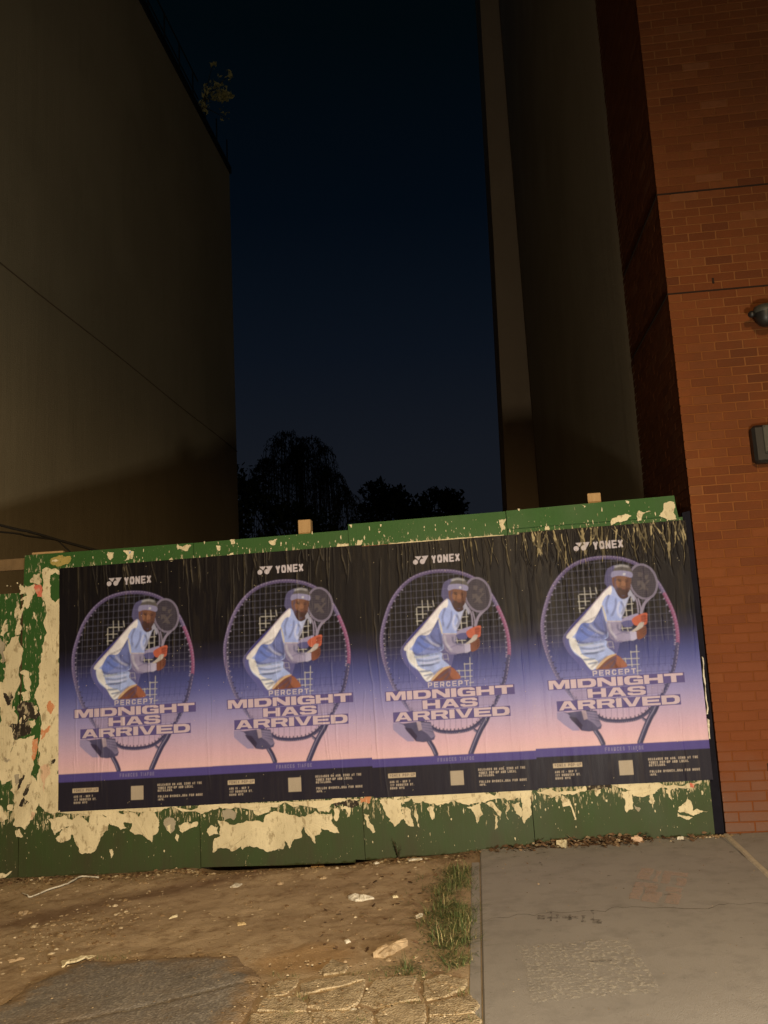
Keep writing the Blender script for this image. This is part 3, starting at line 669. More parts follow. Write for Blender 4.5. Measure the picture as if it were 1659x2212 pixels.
# soil strip between kerb and hoarding
def soil_z(X, Y):
    h = slope(X) + .05 * (fbm(X * 1.1, Y * 1.1, 4, 3) - .5) + .016 * (fbm(X * 7, Y * 7, 2, 9) - .5) + .005 * (vnoise(X * 30, Y * 30, 4) - .5)
    sb = lambda a, b: 1 / (1 + np.exp(-(X - a) / .04)) * 1 / (1 + np.exp((X - b) / .04))
    dip = -np.exp(-(np.maximum(0, -Y) / .16) ** 2) * (.062 * sb(1.12, 2.3) + .022 * sb(2.3, 2.95))
    h = h + dip + .012 * np.exp(-((Y + .34) / .16) ** 2)
    bed = 1 / (1 + np.exp(-(X - 2.12) / .04)) * 1 / (1 + np.exp((Y + 2.12) / .05))      # soil packed between the broken pieces
    h = h * (1 - bed) + (slope(X) + .004 + .012 * (fbm(X * 9, Y * 9, 3, 61) - .5)) * bed
    pav = (1 / (1 + np.exp(-(X - 3.06) / .02)))          # levels out under the pavement edge
    return h * (1 - pav) + (slope(X) - .006) * pav - .006
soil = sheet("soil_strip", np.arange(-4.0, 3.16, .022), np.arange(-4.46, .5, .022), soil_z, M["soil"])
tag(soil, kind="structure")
tag(sheet("yard", np.arange(-4, 9, .5), np.arange(.45, 45, .6), lambda X, Y: slope(X) - .05 + .08 * fbm(X, Y, 3, 5), M["dark soil"]), kind="structure")
# ragged ground patch, and the outline of the painted shadow band
def patch(name, poly, m, lift, zf=soil_z, step=.03, rag=.12, wob=.008):
    P = ragged(poly, rag, 3)
    a = np.array(P); lo = a.min(0) - step; hi = a.max(0) + step
    xs = np.arange(lo[0], hi[0], step); ys = np.arange(lo[1], hi[1], step)
    return sheet(name, xs, ys, lambda X, Y: zf(X, Y) + lift + wob * (vnoise(X * 30, Y * 30, 8) - .5), m, keep=lambda cx, cy: inside(cx, cy, P))
shadow_band = [(-.6, -1.9), (.2, -1.55), (.75, -1.1), (1.35, -.55), (1.75, -.3), (1.6, -.15), (1.15, -.4), (.7, -.8), (.1, -1.2), (-.7, -1.6)]

# old asphalt apron, with crumbling edge
apoly = mmp(GR["asphalt"]) + [(2.2, -3.3), (2.15, -4.46), (-3.9, -4.46), (-3.9, -2.3), (-.4, -2.2)]
AP = ragged(apoly, .14, 4)
def asph_z(X, Y): return slope(X) + .012 + .006 * (fbm(X * 3, Y * 3, 3, 21) - .5) + .003 * (vnoise(X * 45, Y * 45, 2) - .5) - .010 * np.exp(-(np.abs(Y + 2.5 - .55 * (X - 1.75) + .1 * (fbm(X * 5, Y * 5, 3, 31) - .5)) / .012) ** 2)
def edge_dist(X, Y, P):
    d = np.full(np.shape(X), 9.0)
    for i in range(len(P)):
        (ax, ay), (bx_, by_) = P[i - 1], P[i]; dx, dy = bx_ - ax, by_ - ay
        t = np.clip(((X - ax) * dx + (Y - ay) * dy) / (dx * dx + dy * dy + 1e-9), 0, 1)
        d = np.minimum(d, np.hypot(X - ax - t * dx, Y - ay - t * dy))
    return d
def apron_z(X, Y):
    d = edge_dist(X, Y, apoly)
    return asph_z(X, Y) - .030 * np.exp(-(d / .03)) + .026 * np.exp(-d / .14) * (fbm(X * 11, Y * 11, 3, 51) - .5)
tag(sheet("asphalt_apron", np.arange(-3.9, 2.3, .02), np.arange(-4.46, -1.75, .02), apron_z, M["asphalt"], keep=lambda cx, cy: inside(cx, cy, AP)), kind="structure")
apron = bpy.data.objects["asphalt_apron"].data
co_ = np.zeros(len(apron.vertices) * 3); apron.vertices.foreach_get("co", co_); co_ = co_.reshape(-1, 3)
da = apron.attributes.new("dust", 'FLOAT', 'POINT'); da.data.foreach_set("value", np.exp(-edge_dist(co_[:, 0], co_[:, 1], apoly) / .13).astype(np.float32))

# pavement slabs
pav = empty("pavement", (4, -2, G(4)))
tag(pav, kind="structure")
def slab(name, x0, x1, y0, y1, m=M["pavement"], drop=0.0, c=.008):
    z0, z1 = G(x0) - drop, G(x1) - drop
    v = []
    for x, y, s in ((x0, y0, (1, 1)), (x1, y0, (-1, 1)), (x1, y1, (-1, -1)), (x0, y1, (1, -1))):
        v.append((x, y, G(x) - drop - .12)); v.append((x, y, G(x) - drop - c)); v.append((x + s[0] * c, y + s[1] * c, G(x + s[0] * c) - drop))
    b = [0, 3, 6, 9]; mi = [1, 4, 7, 10]; t = [2, 5, 8, 11]
    f = [tuple(t)]
    for i in range(4):
        j = (i + 1) % 4
        f += [(b[i], b[j], mi[j], mi[i]), (mi[i], mi[j], t[j], t[i])]
    return mk(name, v, f, m, pav)
slab("slab", 3.128, 4.772, -4.46, -.005)
slab("slab", 4.776, 6.40, -1.25, -.012, drop=.003)
slab("slab", 4.775, 6.40, -2.85, -1.262, drop=.002)
slab("slab", 4.775, 6.40, -4.46, -2.862)
slab("slab", 6.412, 8.0, -2.4, -.012)
slab("slab", 6.412, 8.0, -4.46, -2.412)
slab("edge_strip", 3.068, 3.1245, -4.46, -.34, drop=.006, c=.006)
mb = MB()
jl = [(4.822, -.03), (4.81, -.25), (4.80, -.5), (4.787, -.7), (4.775, -1.0), (4.762, -1.262)]
for (xa, ya), (xb, yb) in zip(jl[:-1], jl[1:]):
    w = .022
    mb.add([(xa - w, ya, G(xa) - .002), (xa + w, ya, G(xa) - .002), (xb + w, yb, G(xb) - .002), (xb - w, yb, G(xb) - .002), (xa - w * .5, ya, G(xa) + .007), (xa + w * .5, ya, G(xa) + .007), (xb + w * .5, yb, G(xb) + .007), (xb - w * .5, yb, G(xb) + .007)],
           [(0, 1, 2, 3), (4, 7, 6, 5), (0, 4, 5, 1), (1, 5, 6, 2), (2, 6, 7, 3), (3, 7, 4, 0)])
mb.build("joint_filler", M["joint filler"], pav)
mb = MB(); cx_, cy_ = 3.13, -1.62
while cx_ < 4.75:
    nx_, ny_ = cx_ + random.uniform(.02, .06), cy_ + random.gauss(.008, .022); w = random.uniform(.0008, .0022)
    mb.add([(cx_, cy_ - w, G(cx_) + .0012), (nx_, ny_ - w, G(nx_) + .0012), (nx_, ny_ + w, G(nx_) + .0012), (cx_, cy_ + w, G(cx_) + .0012)], [(0, 1, 2, 3)]); cx_, cy_ = nx_, ny_
mb.build("hairline_crack", M["joint dark"], pav)

def flat_poly(name, P, m, lift, parent=None):
    v = [(x, y, G(x) + lift) for x, y in P]
    a = sum(P[i - 1][0] * P[i][1] - P[i][0] * P[i - 1][1] for i in range(len(P)))
    f = tuple(range(len(P))) if a > 0 else tuple(range(len(P) - 1, -1, -1))
    return mk(name, v, [f], m, parent)
# faded stencil: two rows of worn blocks
mk_ = mmp(LIT["mark"])
def quad_at(Q, s, t):
    a = Vector(Q[0]).lerp(Vector(Q[1]), s); b = Vector(Q[3]).lerp(Vector(Q[2]), s); return a.lerp(b, t)
mb = MB()
for s0, s1, t0, t1 in ((.02, .28, .0, .38), (.34, .45, .05, .40), (.5, .98, .02, .16), (.5, .66, .14, .42), (.8, .98, .2, .44), (.02, .5, .46, .60), (.04, .24, .60, .94), (.3, .62, .68, .98), (.66, .96, .50, .64), (.72, .98, .66, .96), (.3, .5, .55, .75)):
    P = ragged([tuple(quad_at(mk_, a, b)) for a, b in ((s0, t0), (s1, t0), (s1, t1), (s0, t1))], .06, 2)
    mb.add([(x, y, G(x) + .003) for x, y in P], [tuple(range(len(P) - 1, -1, -1))])
mb.build("faded_stencil", M["worn pink"], pav)
mb = MB(); sc_ = mmp(LIT["scribble"])
for s0, s1, t0, t1 in ((0, .1, .1, .8), (.18, .22, -.4, 1.0), (.14, .34, .35, .6), (.28, .32, 0, 1.1), (.38, .62, .2, .55), (.45, .52, .0, .8), (.66, .74, .1, 1.0), (.8, .86, -.6, .7), (.84, .97, .6, 1.1)):
    P = ragged([tuple(quad_at(sc_, a, b)) for a, b in ((s0, t0), (s1, t0), (s1, t1), (s0, t1))], .10, 2)
    mb.add([(x, y, G(x) + .0032) for x, y in P], [tuple(range(len(P) - 1, -1, -1))])
mb.build("faded_scrawl", M["worn grey"], pav)
flat_poly("worn_paint", ragged(mmp(LIT["code"]), .02, 3), M["worn white"], .0034, pav)
mb = MB()
for (x, y, w, h, a) in ((4.42, -.33, .13, .018, -.12), (3.55, -.24, .10, .02, .3), (3.37, -.3, .08, .015, .2), (3.52, -.52, .02, .10, .1), (3.66, -2.28, .12, .02, .05), (4.15, -1.35, .05, .03, 0), (4.72, -.52, .03, .03, 0), (3.9, -.9, .035, .025, .2), (3.25, -.3, .04, .015, 0), (4.0, -1.15, .02, .02, 0)):
    P = ragged([(x + w / 2 * math.cos(t) * math.cos(a) - h / 2 * math.sin(t) * math.sin(a), y + w / 2 * math.cos(t) * math.sin(a) + h / 2 * math.sin(t) * math.cos(a)) for t in np.linspace(0, 6.283, 9)[:-1]], .2, 2)
    mb.add([(px, py, G(px) + .0036) for px, py in P], [tuple(range(len(P)))])
mb.build("gum_stain", M["worn grey"], pav)

# broken concrete pieces
bp = empty("broken_pavement", (2.6, -2.6, G(2.6)))
tag(bp, kind="structure")
def chunk(name, P, m, parent, z0f, thick, top=.0, rag=.09, bumpy=.0007, dome=.0):
    P = ragged(P, rag, 3)
    n = len(P); c = np.mean(P, 0)
    v = [(x, y, z0f(x, y) - thick) for x, y in P]
    ring1 = [(x, y, z0f(x, y) + top - .004 + random.uniform(-.002, .001)) for x, y in P]
    def inn(k, dz): return [(c[0] + (x - c[0]) * k, c[1] + (y - c[1]) * k, z0f(x, y) + top + dz + bumpy * (float(vnoise(np.array(x * k * 17), np.array(y * k * 17), 5)) - .5) * 2) for x, y in P]
    r2 = inn(.94, 0); r3 = inn(.62, dome); r4 = inn(.28, dome)
    v += ring1 + r2 + r3 + r4 + [(c[0], c[1], z0f(c[0], c[1]) + top + dome)]
    f = []
    for k in range(4):
        for i in range(n):
            j = (i + 1) % n
            f.append((k * n + i, k * n + j, (k + 1) * n + j, (k + 1) * n + i))
    f += [(4 * n + i, 4 * n + (i + 1) % n, 5 * n) for i in range(n)]
    a = sum(P[i - 1][0] * P[i][1] - P[i][0] * P[i - 1][1] for i in range(n))
    if a < 0: f = [tuple(reversed(q)) for q in f]
    return mk(name, v, f, m, parent)
gz = lambda x, y: G(x)
slabs = [mmp(P) for P in GR["slabs"]]
# the same broken bay goes on towards the kerb, outside the picture
for (cx, cy, rx, ry) in ((2.28, -3.05, .16, .16), (2.62, -3.08, .17, .15), (2.93, -3.1, .12, .16), (2.35, -3.42, .2, .17), (2.78, -3.42, .2, .15), (2.4, -3.8, .2, .17), (2.82, -3.8, .19, .17), (2.6, -4.2, .3, .18)):
    slabs.append([(cx + rx * math.cos(t) * random.uniform(.85, 1.1), cy + ry * math.sin(t) * random.uniform(.85, 1.1)) for t in np.linspace(0, 6.283, 9)[:-1]])
for P in slabs:
    c0 = np.mean(P, 0); P = [(c0[0] + (x - c0[0]) * 1.03, c0[1] + (y - c0[1]) * 1.03) for x, y in P]
    chunk("concrete_piece", P, M["broken"], bp, gz, .07, random.uniform(.003, .008))

# ------------------------------------------------------------------ brick building on the right
BX = 4.83
bb = empty("brick_building", (BX, 0, G(BX)))
tag(bb, "orange brick building with a plain corner beside the green hoarding", "building")
mb = MB(); mb.box(BX + .006, 14, .0, 13.0, -.3, 26); mb.build("mortar_wall", M["mortar"], bb)
CZ = .0678; CL = .2035
Z0 = 3.884 - CZ * 56                      # a bed joint seen in the picture, counted down to the base
brick_me = []
for k in range(4):
    mbk = MB()
    L = .194; Hh = .0585; c = .0025
    j = lambda: random.uniform(-.0012, .0012)
    v = [(0 + j(), .004, 0 + j()), (L + j(), .004, 0 + j()), (L + j(), .004, Hh + j()), (0 + j(), .004, Hh + j())]
    fr = [(c, -.0050, c), (L - c, -.0050, c), (L - c, -.0050, Hh - c), (c, -.0050, Hh - c)]
    mid = [(x, -.0032, z) for x, _, z in v]
    mbk.add(v + mid + fr, [(8, 9, 10, 11)] + [(a, (a + 1) % 4, 4 + (a + 1) % 4, 4 + a) for a in range(4)] + [(4 + a, 4 + (a + 1) % 4, 8 + (a + 1) % 4, 8 + a) for a in range(4)])
    brick_me.append(mesh_data("brick", mbk.v, mbk.f, M["brick"]))
def xlim(z): return 5.10 + (z / 6.5) * .78
stuff = MB(); nb = 0
row = 0
while Z0 + row * CZ < 9.6:
    z = Z0 + row * CZ + .005
    if z > .08:
        x = BX + (0 if row % 2 else -CL / 2)
        head = [(BX, .094)] if row % 2 == 0 else []
        xs = []
        if row % 2 == 0: xs = [(BX, .0925)] + [(BX + .0925 + .0095 + CL * k, .194) for k in range(13)]
        else: xs = [(BX, .194)] + [(BX + CL * (k + 1), .194) for k in range(13)]
        for X0, L in xs:
            groove = abs(z - .005 - 4.09) < .5 * CZ and False
            dy = random.uniform(-.0012, .0012)
            if X0 < xlim(z) + .02 and z > .10 and nb < 299 and z < 5.25:
                o = obj("brick", random.choice(brick_me)); o.parent = bb
                o.matrix_parent_inverse = Matrix.Translation(-bb.location)
                o.location = (X0, dy, z); o.scale = (L / .194, 1, 1); nb += 1
            else:
                b = random.choice(brick_me)
                stuff.add([(X0 + p.co.x * L / .194, p.co.y + dy, z + p.co.z) for p in b.vertices], [tuple(q.vertices) for q in b.polygons])
        # return face towards the empty lot
        y = .0045 if row % 2 else .0045
        ys = [(.0045, .190)] if row % 2 == 0 else [(.0045, .0905)]
        yy = ys[0][0] + ys[0][1] + .0095
        while yy < 1.6: ys.append((yy, .194)); yy += CL
        for Y0, L in ys:
            b = random.choice(brick_me); dx = random.uniform(-.001, .001)
            stuff.add([(BX + .004 + p.co.y * .35 + dx * .3, Y0 + p.co.x * L / .194, z + p.co.z) for p in b.vertices], [tuple(reversed(q.vertices)) for q in b.polygons])
    row += 1
tag(stuff.build("brickwork", M["brick"], bb), kind="stuff")
for zj in (4.095, 4.88):
    r_ = round((zj - Z0) / CZ); zc = Z0 + r_ * CZ
    mb = MB(); mb.box(BX - .006, 8, -.0085, .02, zc - .006, zc + .006); mb.box(BX - .0075, BX + .02, .022, 1.49, zc - .006, zc + .006)
    mb.build("movement_joint", M["joint dark"], bb)
mb = MB(); mb.box(5.165, 5.18, -.0095, .01, 4.14, 4.185); mb.build("weep_hole", M["joint dark"], bb)
mb = MB(); mb.box(5.155, 5.168, -.0095, .01, .56, .61); mb.build("weep_hole", M["joint dark"], bb)
# rendered flank behind the brick return, with a wavering edge
n = 120; v = []; f = []
for k in range(n + 1):
    z = -.2 + 26.2 * k / n if k > 60 else -.2 + 6.5 * k / 60
    if k > 60: z = 6.3 + 19.7 * (k - 60) / (n - 60)
    w = .03 * (float(fbm(np.array(z * 1.5), np.array(.3), 4, 2)) - .5) + (.10 * max(0, 1 - abs(z - 2.5) / .5) if z < 3 else 0)
    y0 = 1.50 + w
    v += [(BX + .005, y0, z), (BX - .0015, y0 + .25, z), (BX - .003, y0 + .6, z), (BX - .003, 5.0, z), (BX - .003, 12.9, z)]
for k in range(n):
    for i in range(4):
        a = k * 5 + i; f.append((a, a + 5, a + 6, a + 1))
mk("rendered_flank", v, f, M["grey render"], bb)
# rear wing stands forward of the flank and tapers upward
mb = MB()
zs = [-.2, 4.85, 11, 17.4, 26]; xsn = [4.0, 4.12, 4.26, 4.38, 4.5]
v = []; f = []
for z, x in zip(zs, xsn): v += [(x, 13.2, z), (9, 13.2, z), (9, 16, z), (x, 16, z)]
for k in range(4):
    for i in range(4): f.append((4 * k + i, 4 * k + (i + 1) % 4, 4 * k + 4 + (i + 1) % 4, 4 * k + 4 + i))
f.append((16, 17, 18, 19))
mk("rear_wing", v, f, M["wing render"], bb)

# wall fixtures at the right edge of the picture
fx = empty("dome_lamp", (5.475, -.008, 3.82))
tag(fx, "dark unlit dome fixture on a stub bracket on the brick wall", "wall lamp")
mb = MB(); mb.lathe([(0, .055), (.04, .055), (.075, .04), (.085, .0), (.08, -.01)], (5.475, -.13, 3.835)); mb.build("hood", M["grey metal"], fx, True)
mb = MB(); mb.lathe([(.078, -.01), (.074, -.05), (.055, -.09), (.025, -.108), (0, -.112)], (5.475, -.13, 3.835)); mb.build("globe", M["black metal"], fx, True)
mb = MB(); mb.tube([(5.475, -.002, 3.85), (5.475, -.06, 3.85), (5.475, -.13, 3.85)], .02, 10); mb.build("bracket", M["black metal"], fx, True)
mb = MB(); mb.tube([(5.395, -.13, 3.825), (5.37, -.15, 3.82), (5.36, -.16, 3.815)], [.022, .026, .02], 10); mb.build("knob", M["black metal"], fx, True)
fx = empty("wall_box", (5.4, -.008, 2.72))
tag(fx, "black box fixture with grey front on the brick wall below the dome", "wall box")
mb = MB(); mb.cbox(5.295, 5.62, -.10, -.0072, 2.72, 3.0, .02); mb.build("housing", M["black metal"], fx)
mb = MB(); mb.cbox(5.365, 5.60, -.114, -.101, 2.785, 3.0 - .008, .004); plate = mb.build("front_plate", M["grey metal"], fx)

for sx, sz in ((5.375, 2.795), (5.59, 2.795), (5.375, 2.98), (5.59, 2.98)):
    mb = MB(); mb.lathe([(0, 0), (.006, 0), (.006, .003), (0, .004)], (0, 0, 0), 8)
    mk("screw", [(sx + v_[0], -.114 - v_[2], sz + v_[1]) for v_ in mb.v], mb.f, M["black metal"], plate)

# ------------------------------------------------------------------ building on the left
LXW = -2.8
lb = empty("rendered_building", (LXW, 0, G(LXW)))
tag(lb, "tall windowless tan rendered building flank left of the dark gap", "building")
mb = MB(); mb.box(-14, LXW, .3, 15.6, -.6, 14.93); mb.build("flank_wall", M["tan render"], lb)
mb = MB(); mb.box(-14, LXW + .05, .25, 15.65, 14.93, 15.12); mb.build("coping", M["coping"], lb)
mb = MB(); mb.tube([(LXW + .014, y, 6.90 + .012 * math.sin(y)) for y in np.linspace(.3, 15.6, 24)], .009, 8); mb.build("conduit", M["weathered timber"], lb)
mb = MB()
for k in range(16): mb.tube([(LXW - .05, .6 + k, 15.12), (LXW - .05, .6 + k, 15.95)], .018, 6)
for z in (15.45, 15.95): mb.tube([(LXW - .05, .4, z), (LXW - .05, 13.0, z)], .018, 6)
mb.build("roof_railing", M["coping"], lb)

# ------------------------------------------------------------------ hoarding
hd = empty("hoarding", (2.3, 0, G(2.3)))
tag(hd, "green painted plywood hoarding covered with torn paper scraps and poster edges", "hoarding")
def panel(pts, y0, m=M["green"], name="plywood_panel", th=.018):
    n = len(pts)
    v = [(x, y0, z) for x, z in pts] + [(x, y0 + th, z) for x, z in pts]
    f = [tuple(range(n)), tuple(range(2 * n - 1, n - 1, -1))] + [(i, i + n, (i + 1) % n + n, (i + 1) % n) for i in range(n)]
    return mk(name, v, f, m, hd)
panel([(-2.76, -.14), (-1.53, -.10), (-1.53, 2.10), (-2.76, 2.09)], .008)
panel([(-1.526, -.12), (-.318, -.06), (-.332, 2.116), (-1.526, 2.108)], .005)
panel([(-.312, -.10), (1.088, -.06), (1.077, 2.421), (-.29, 2.409), (-.30, 2.10)], 0.0)
panel([(1.0925, .028), (1.7, .024), (2.232, .030), (2.232, .050), (2.303, .046), (2.2875, 2.441), (1.0805, 2.420)], .002)
panel([(2.3075, .045), (2.95, .072), (3.2, .06), (3.519, .06), (3.4835, 2.504), (2.2905, 2.485)], -.001)
panel([(3.524, .04), (4.756, .06), (4.764, 2.376), (4.735, 2.374), (4.735, 2.39), (4.716, 2.534), (3.4885, 2.5045)], .001)
panel([(3.489, 2.368), (4.728, 2.384), (4.718, 2.536), (3.489, 2.5055)], -.0125, M["green"], "top_board", .0125)
# dark board closing the gap to the brick corner
panel([(4.762, .10), (4.826, .12), (4.826, 2.42), (4.770, 2.41)], .022, M["navy board"], "edge_board", .03)
for (xa, zt) in ((1.894, 2.552), (4.103, 2.606)):
    mb = MB(); mb.cbox(xa, xa + .098, .052, .142, -.2, zt, .004); mb.build("post", M["timber"], hd)
mb = MB(); mb.box(.3, .398, .052, .14, -.2, 2.36); mb.build("post", M["timber"], hd)
mb = MB(); mb.box(-2.7, 1.05, .02, .058, 2.30, 2.41 - .02); mb.build("rail", M["weathered timber"], hd)
mb = MB(); mb.cbox(-.235, .02, .003, .04, 2.411, 2.428, .003); mb.build("cleat", M["timber"], hd)
mb = MB(); mb.box(-2.7, 4.7, .02, .058, .5, .59); mb.build("rail", M["weathered timber"], hd)

PANELS = [(o, min(q_.co.x for q_ in o.data.vertices), max(q_.co.x for q_ in o.data.vertices)) for o in hd.children if o.name.startswith("plywood_panel")]
def panel_at(x):
    return min(PANELS, key=lambda t_: max(0, t_[1] - x, x - t_[2]))[0]
# torn paper: every scrap that can be told apart is a part of its own
for i, (c, P) in enumerate(SCRAPS):
    big = max(max(a for a, b in P) - min(a for a, b in P), max(b for a, b in P) - min(b for a, b in P))
    R_ = ragged(mmp(P), .20 if big < 120 else .17, 4 if big > 60 else 3)
    if c == "white": R_ = ragged(mmp(P), .05, 3)
    ar = sum(R_[k - 1][0] * R_[k][1] - R_[k][0] * R_[k - 1][1] for k in range(len(R_)))
    if ar < 0: R_ = R_[::-1]
    zmax = max(b for a, b in R_); xm = np.mean([a for a, b in R_])
    y0 = -.0018 - .00028 * (i % 14) - (.0004 if c != "cream" else 0)
    if xm > 3.49 and np.mean([b for a, b in R_]) > 2.38: y0 -= .0125
    if c == "white": y0 -= .010
    n = len(R_)
    lift = [random.uniform(0, .0025) for _ in R_]
    z_lo = min(b for a, b in R_); z_hi = max(b for a, b in R_); span = z_hi - z_lo
    if big > 130:
        for k, (x, z) in enumerate(R_):
            if z < z_lo + .35 * span and z < .46: lift[k] += .011 * (1 - (z - z_lo) / (.35 * span)) * (.25 + .75 * float(vnoise(np.array(x * 14), np.array(z * 3), 17) > .4))
    v = [(x, y0 - lift[k] * (.4 + .6 * (vnoise(np.array(x * 8), np.array(z * 8), 3) > .5)), z) for k, (x, z) in enumerate(R_)] + [(x, .0035, z) for x, z in R_]
    f = [tuple(range(n))] + [(k, k + n, (k + 1) % n + n, (k + 1) % n) for k in range(n)]
    mk("paper_scrap", v, f, M[c], panel_at(xm))
# specks of paper pulp left everywhere
mb = MB()
def speck(x, z, s, y0=-.0016):
    n = random.randint(4, 7); a0 = random.uniform(0, 6.28); el = random.uniform(.8, 4.5) if s < .007 else random.uniform(.8, 2)
    P = [(x + s * random.uniform(.4, 1.2) * math.cos(a0 + 6.283 * k / n), z + s * el * random.uniform(.4, 1.2) * math.sin(a0 + 6.283 * k / n)) for k in range(n)]
    ar = sum(P[k - 1][0] * P[k][1] - P[k][0] * P[k - 1][1] for k in range(n))
    if ar < 0: P = P[::-1]
    m = len(mb.v)
    mb.add([(a, y0, b) for a, b in P] + [(a, y0 + .004, b) for a, b in P], [tuple(range(n))] + [(k, k + n, (k + 1) % n + n, (k + 1) % n) for k in range(n)])
for _ in range(260):
    x = random.uniform(-.3, 4.7); z = .47 + .0125 * x - abs(random.gauss(0, .075)); speck(x, z, random.uniform(.002, .011))
for _ in range(90): speck(random.uniform(-.3, 4.7), random.uniform(.1, .45), random.uniform(.001, .005))
for _ in range(90):
    x = random.uniform(-.28, 4.7); z = 2.285 + .014 * x + abs(random.gauss(0, .035)); speck(x, z, random.uniform(.001, .006), -.0148 if x > 3.5 else -.0026)
for _ in range(60):
    x = random.uniform(-.28, 4.7); speck(x, random.uniform(2.3, 2.40) + .018 * x, random.uniform(.001, .006), -.0148 if x > 3.5 else -.0026)
for _ in range(170): speck(random.uniform(-.9, .0), random.uniform(.35, 2.2), random.uniform(.002, .012))
tag(mb.build("paper_pulp", M["cream"], hd), kind="stuff")
# older sheet showing as a pale line above the posters
def strip(x0, x1, za, zb, m, y0=-.0022):
    n = 60; v = []; f = []
    for k in range(n + 1):
        x = x0 + (x1 - x0) * k / n
        v += [(x, y0, za(x) - .03), (x, y0, zb(x) + random.uniform(-.0025, .002))]
    for k in range(n): f.append((2 * k, 2 * k + 2, 2 * k + 3, 2 * k + 1))
    return mk("old_poster_edge", v, f, m, hd)
strip(.02, 2.39, lambda x: 2.273 + .0125 * x, lambda x: 2.2835 + .0125 * x, M["cream"])
strip(2.37, 2.62, lambda x: 2.273 + .0125 * x, lambda x: 2.281 + .0125 * x, M["red"], -.0026)
strip(2.60, 3.46, lambda x: 2.276 + .0125 * x, lambda x: 2.287 + .0125 * x, M["cream"])

# ------------------------------------------------------------------ posters
ILL = (1.09, .90, .60)          # colour of the lamplight, divided out of colours read from the photograph
def A(r, g, b): return AR(14 + .82 * r, 14 + .78 * g, 20 + .66 * b)
def AR(r, g, b): return np.array([min(.86, srgb(r) / ILL[0]), min(.86, srgb(g) / ILL[1]), min(.86, srgb(b) / ILL[2])])
PW, PH = 1.195, 1.835
NX, NY, SS = 341, 525, 3
RW, RH = NX * SS, NY * SS
img = np.zeros((RH, RW, 3))
px = (np.arange(RW) + .5) / RW * PW; py = (np.arange(RH) + .5) / RH * PH

def region(x0, x1, y0, y1):
    i0 = max(0, int(x0 / PW * RW) - 1); i1 = min(RW, int(x1 / PW * RW) + 2); j0 = max(0, int(y0 / PH * RH) - 1); j1 = min(RH, int(y1 / PH * RH) + 2)
    return i0, i1, j0, j1
def paint(sl, mask, c, al):
    if c is None: return
    m = (mask * al)[..., None]
    img[sl] = img[sl] * (1 - m) + np.asarray(c) * m
def fill(P, c, al=1.0, soft=0):
    a = np.array(P); i0, i1, j0, j1 = region(a[:, 0].min(), a[:, 0].max(), a[:, 1].min(), a[:, 1].max())
    if i1 <= i0 or j1 <= j0: return
    X, Y = np.meshgrid(px[i0:i1], py[j0:j1])
    paint((slice(j0, j1), slice(i0, i1)), inside(X, Y, P).astype(float), c, al)
def line(P, w, c, al=1.0, clip=None, profile=None):
    for (ax, ay), (bx_, by_) in zip(P[:-1], P[1:]):
        h = w / 2
        i0, i1, j0, j1 = region(min(ax, bx_) - h, max(ax, bx_) + h, min(ay, by_) - h, max(ay, by_) + h)
        if i1 <= i0 or j1 <= j0: continue
        X, Y = np.meshgrid(px[i0:i1], py[j0:j1])
        dx, dy = bx_ - ax, by_ - ay; L2 = dx * dx + dy * dy + 1e-12
        t = np.clip(((X - ax) * dx + (Y - ay) * dy) / L2, 0, 1)
        d = np.hypot(X - ax - t * dx, Y - ay - t * dy)
        m = (d < h).astype(float)
        if clip is not None: m = m * clip[j0:j1, i0:i1]
        paint((slice(j0, j1), slice(i0, i1)), m, c, al)
def smooth(P, k=6, closed=True):
    P = np.array(P); n = len(P); o = []
    rng = range(n) if closed else range(n - 1)
    for i in rng:
        p0, p1, p2, p3 = (P[(i - 1) % n], P[i], P[(i + 1) % n], P[(i + 2) % n]) if closed else (P[max(i - 1, 0)], P[i], P[i + 1], P[min(i + 2, n - 1)])
        for s in np.arange(k) / k:
            o.append(.5 * ((2 * p1) + (-p0 + p2) * s + (2 * p0 - 5 * p1 + 4 * p2 - p3) * s * s + (-p0 + 3 * p1 - 3 * p2 + p3) * s ** 3))
    if not closed: o.append(P[-1])
    return [tuple(q) for q in o]
K = {k: mmp(v) for k, v in ART.items()}

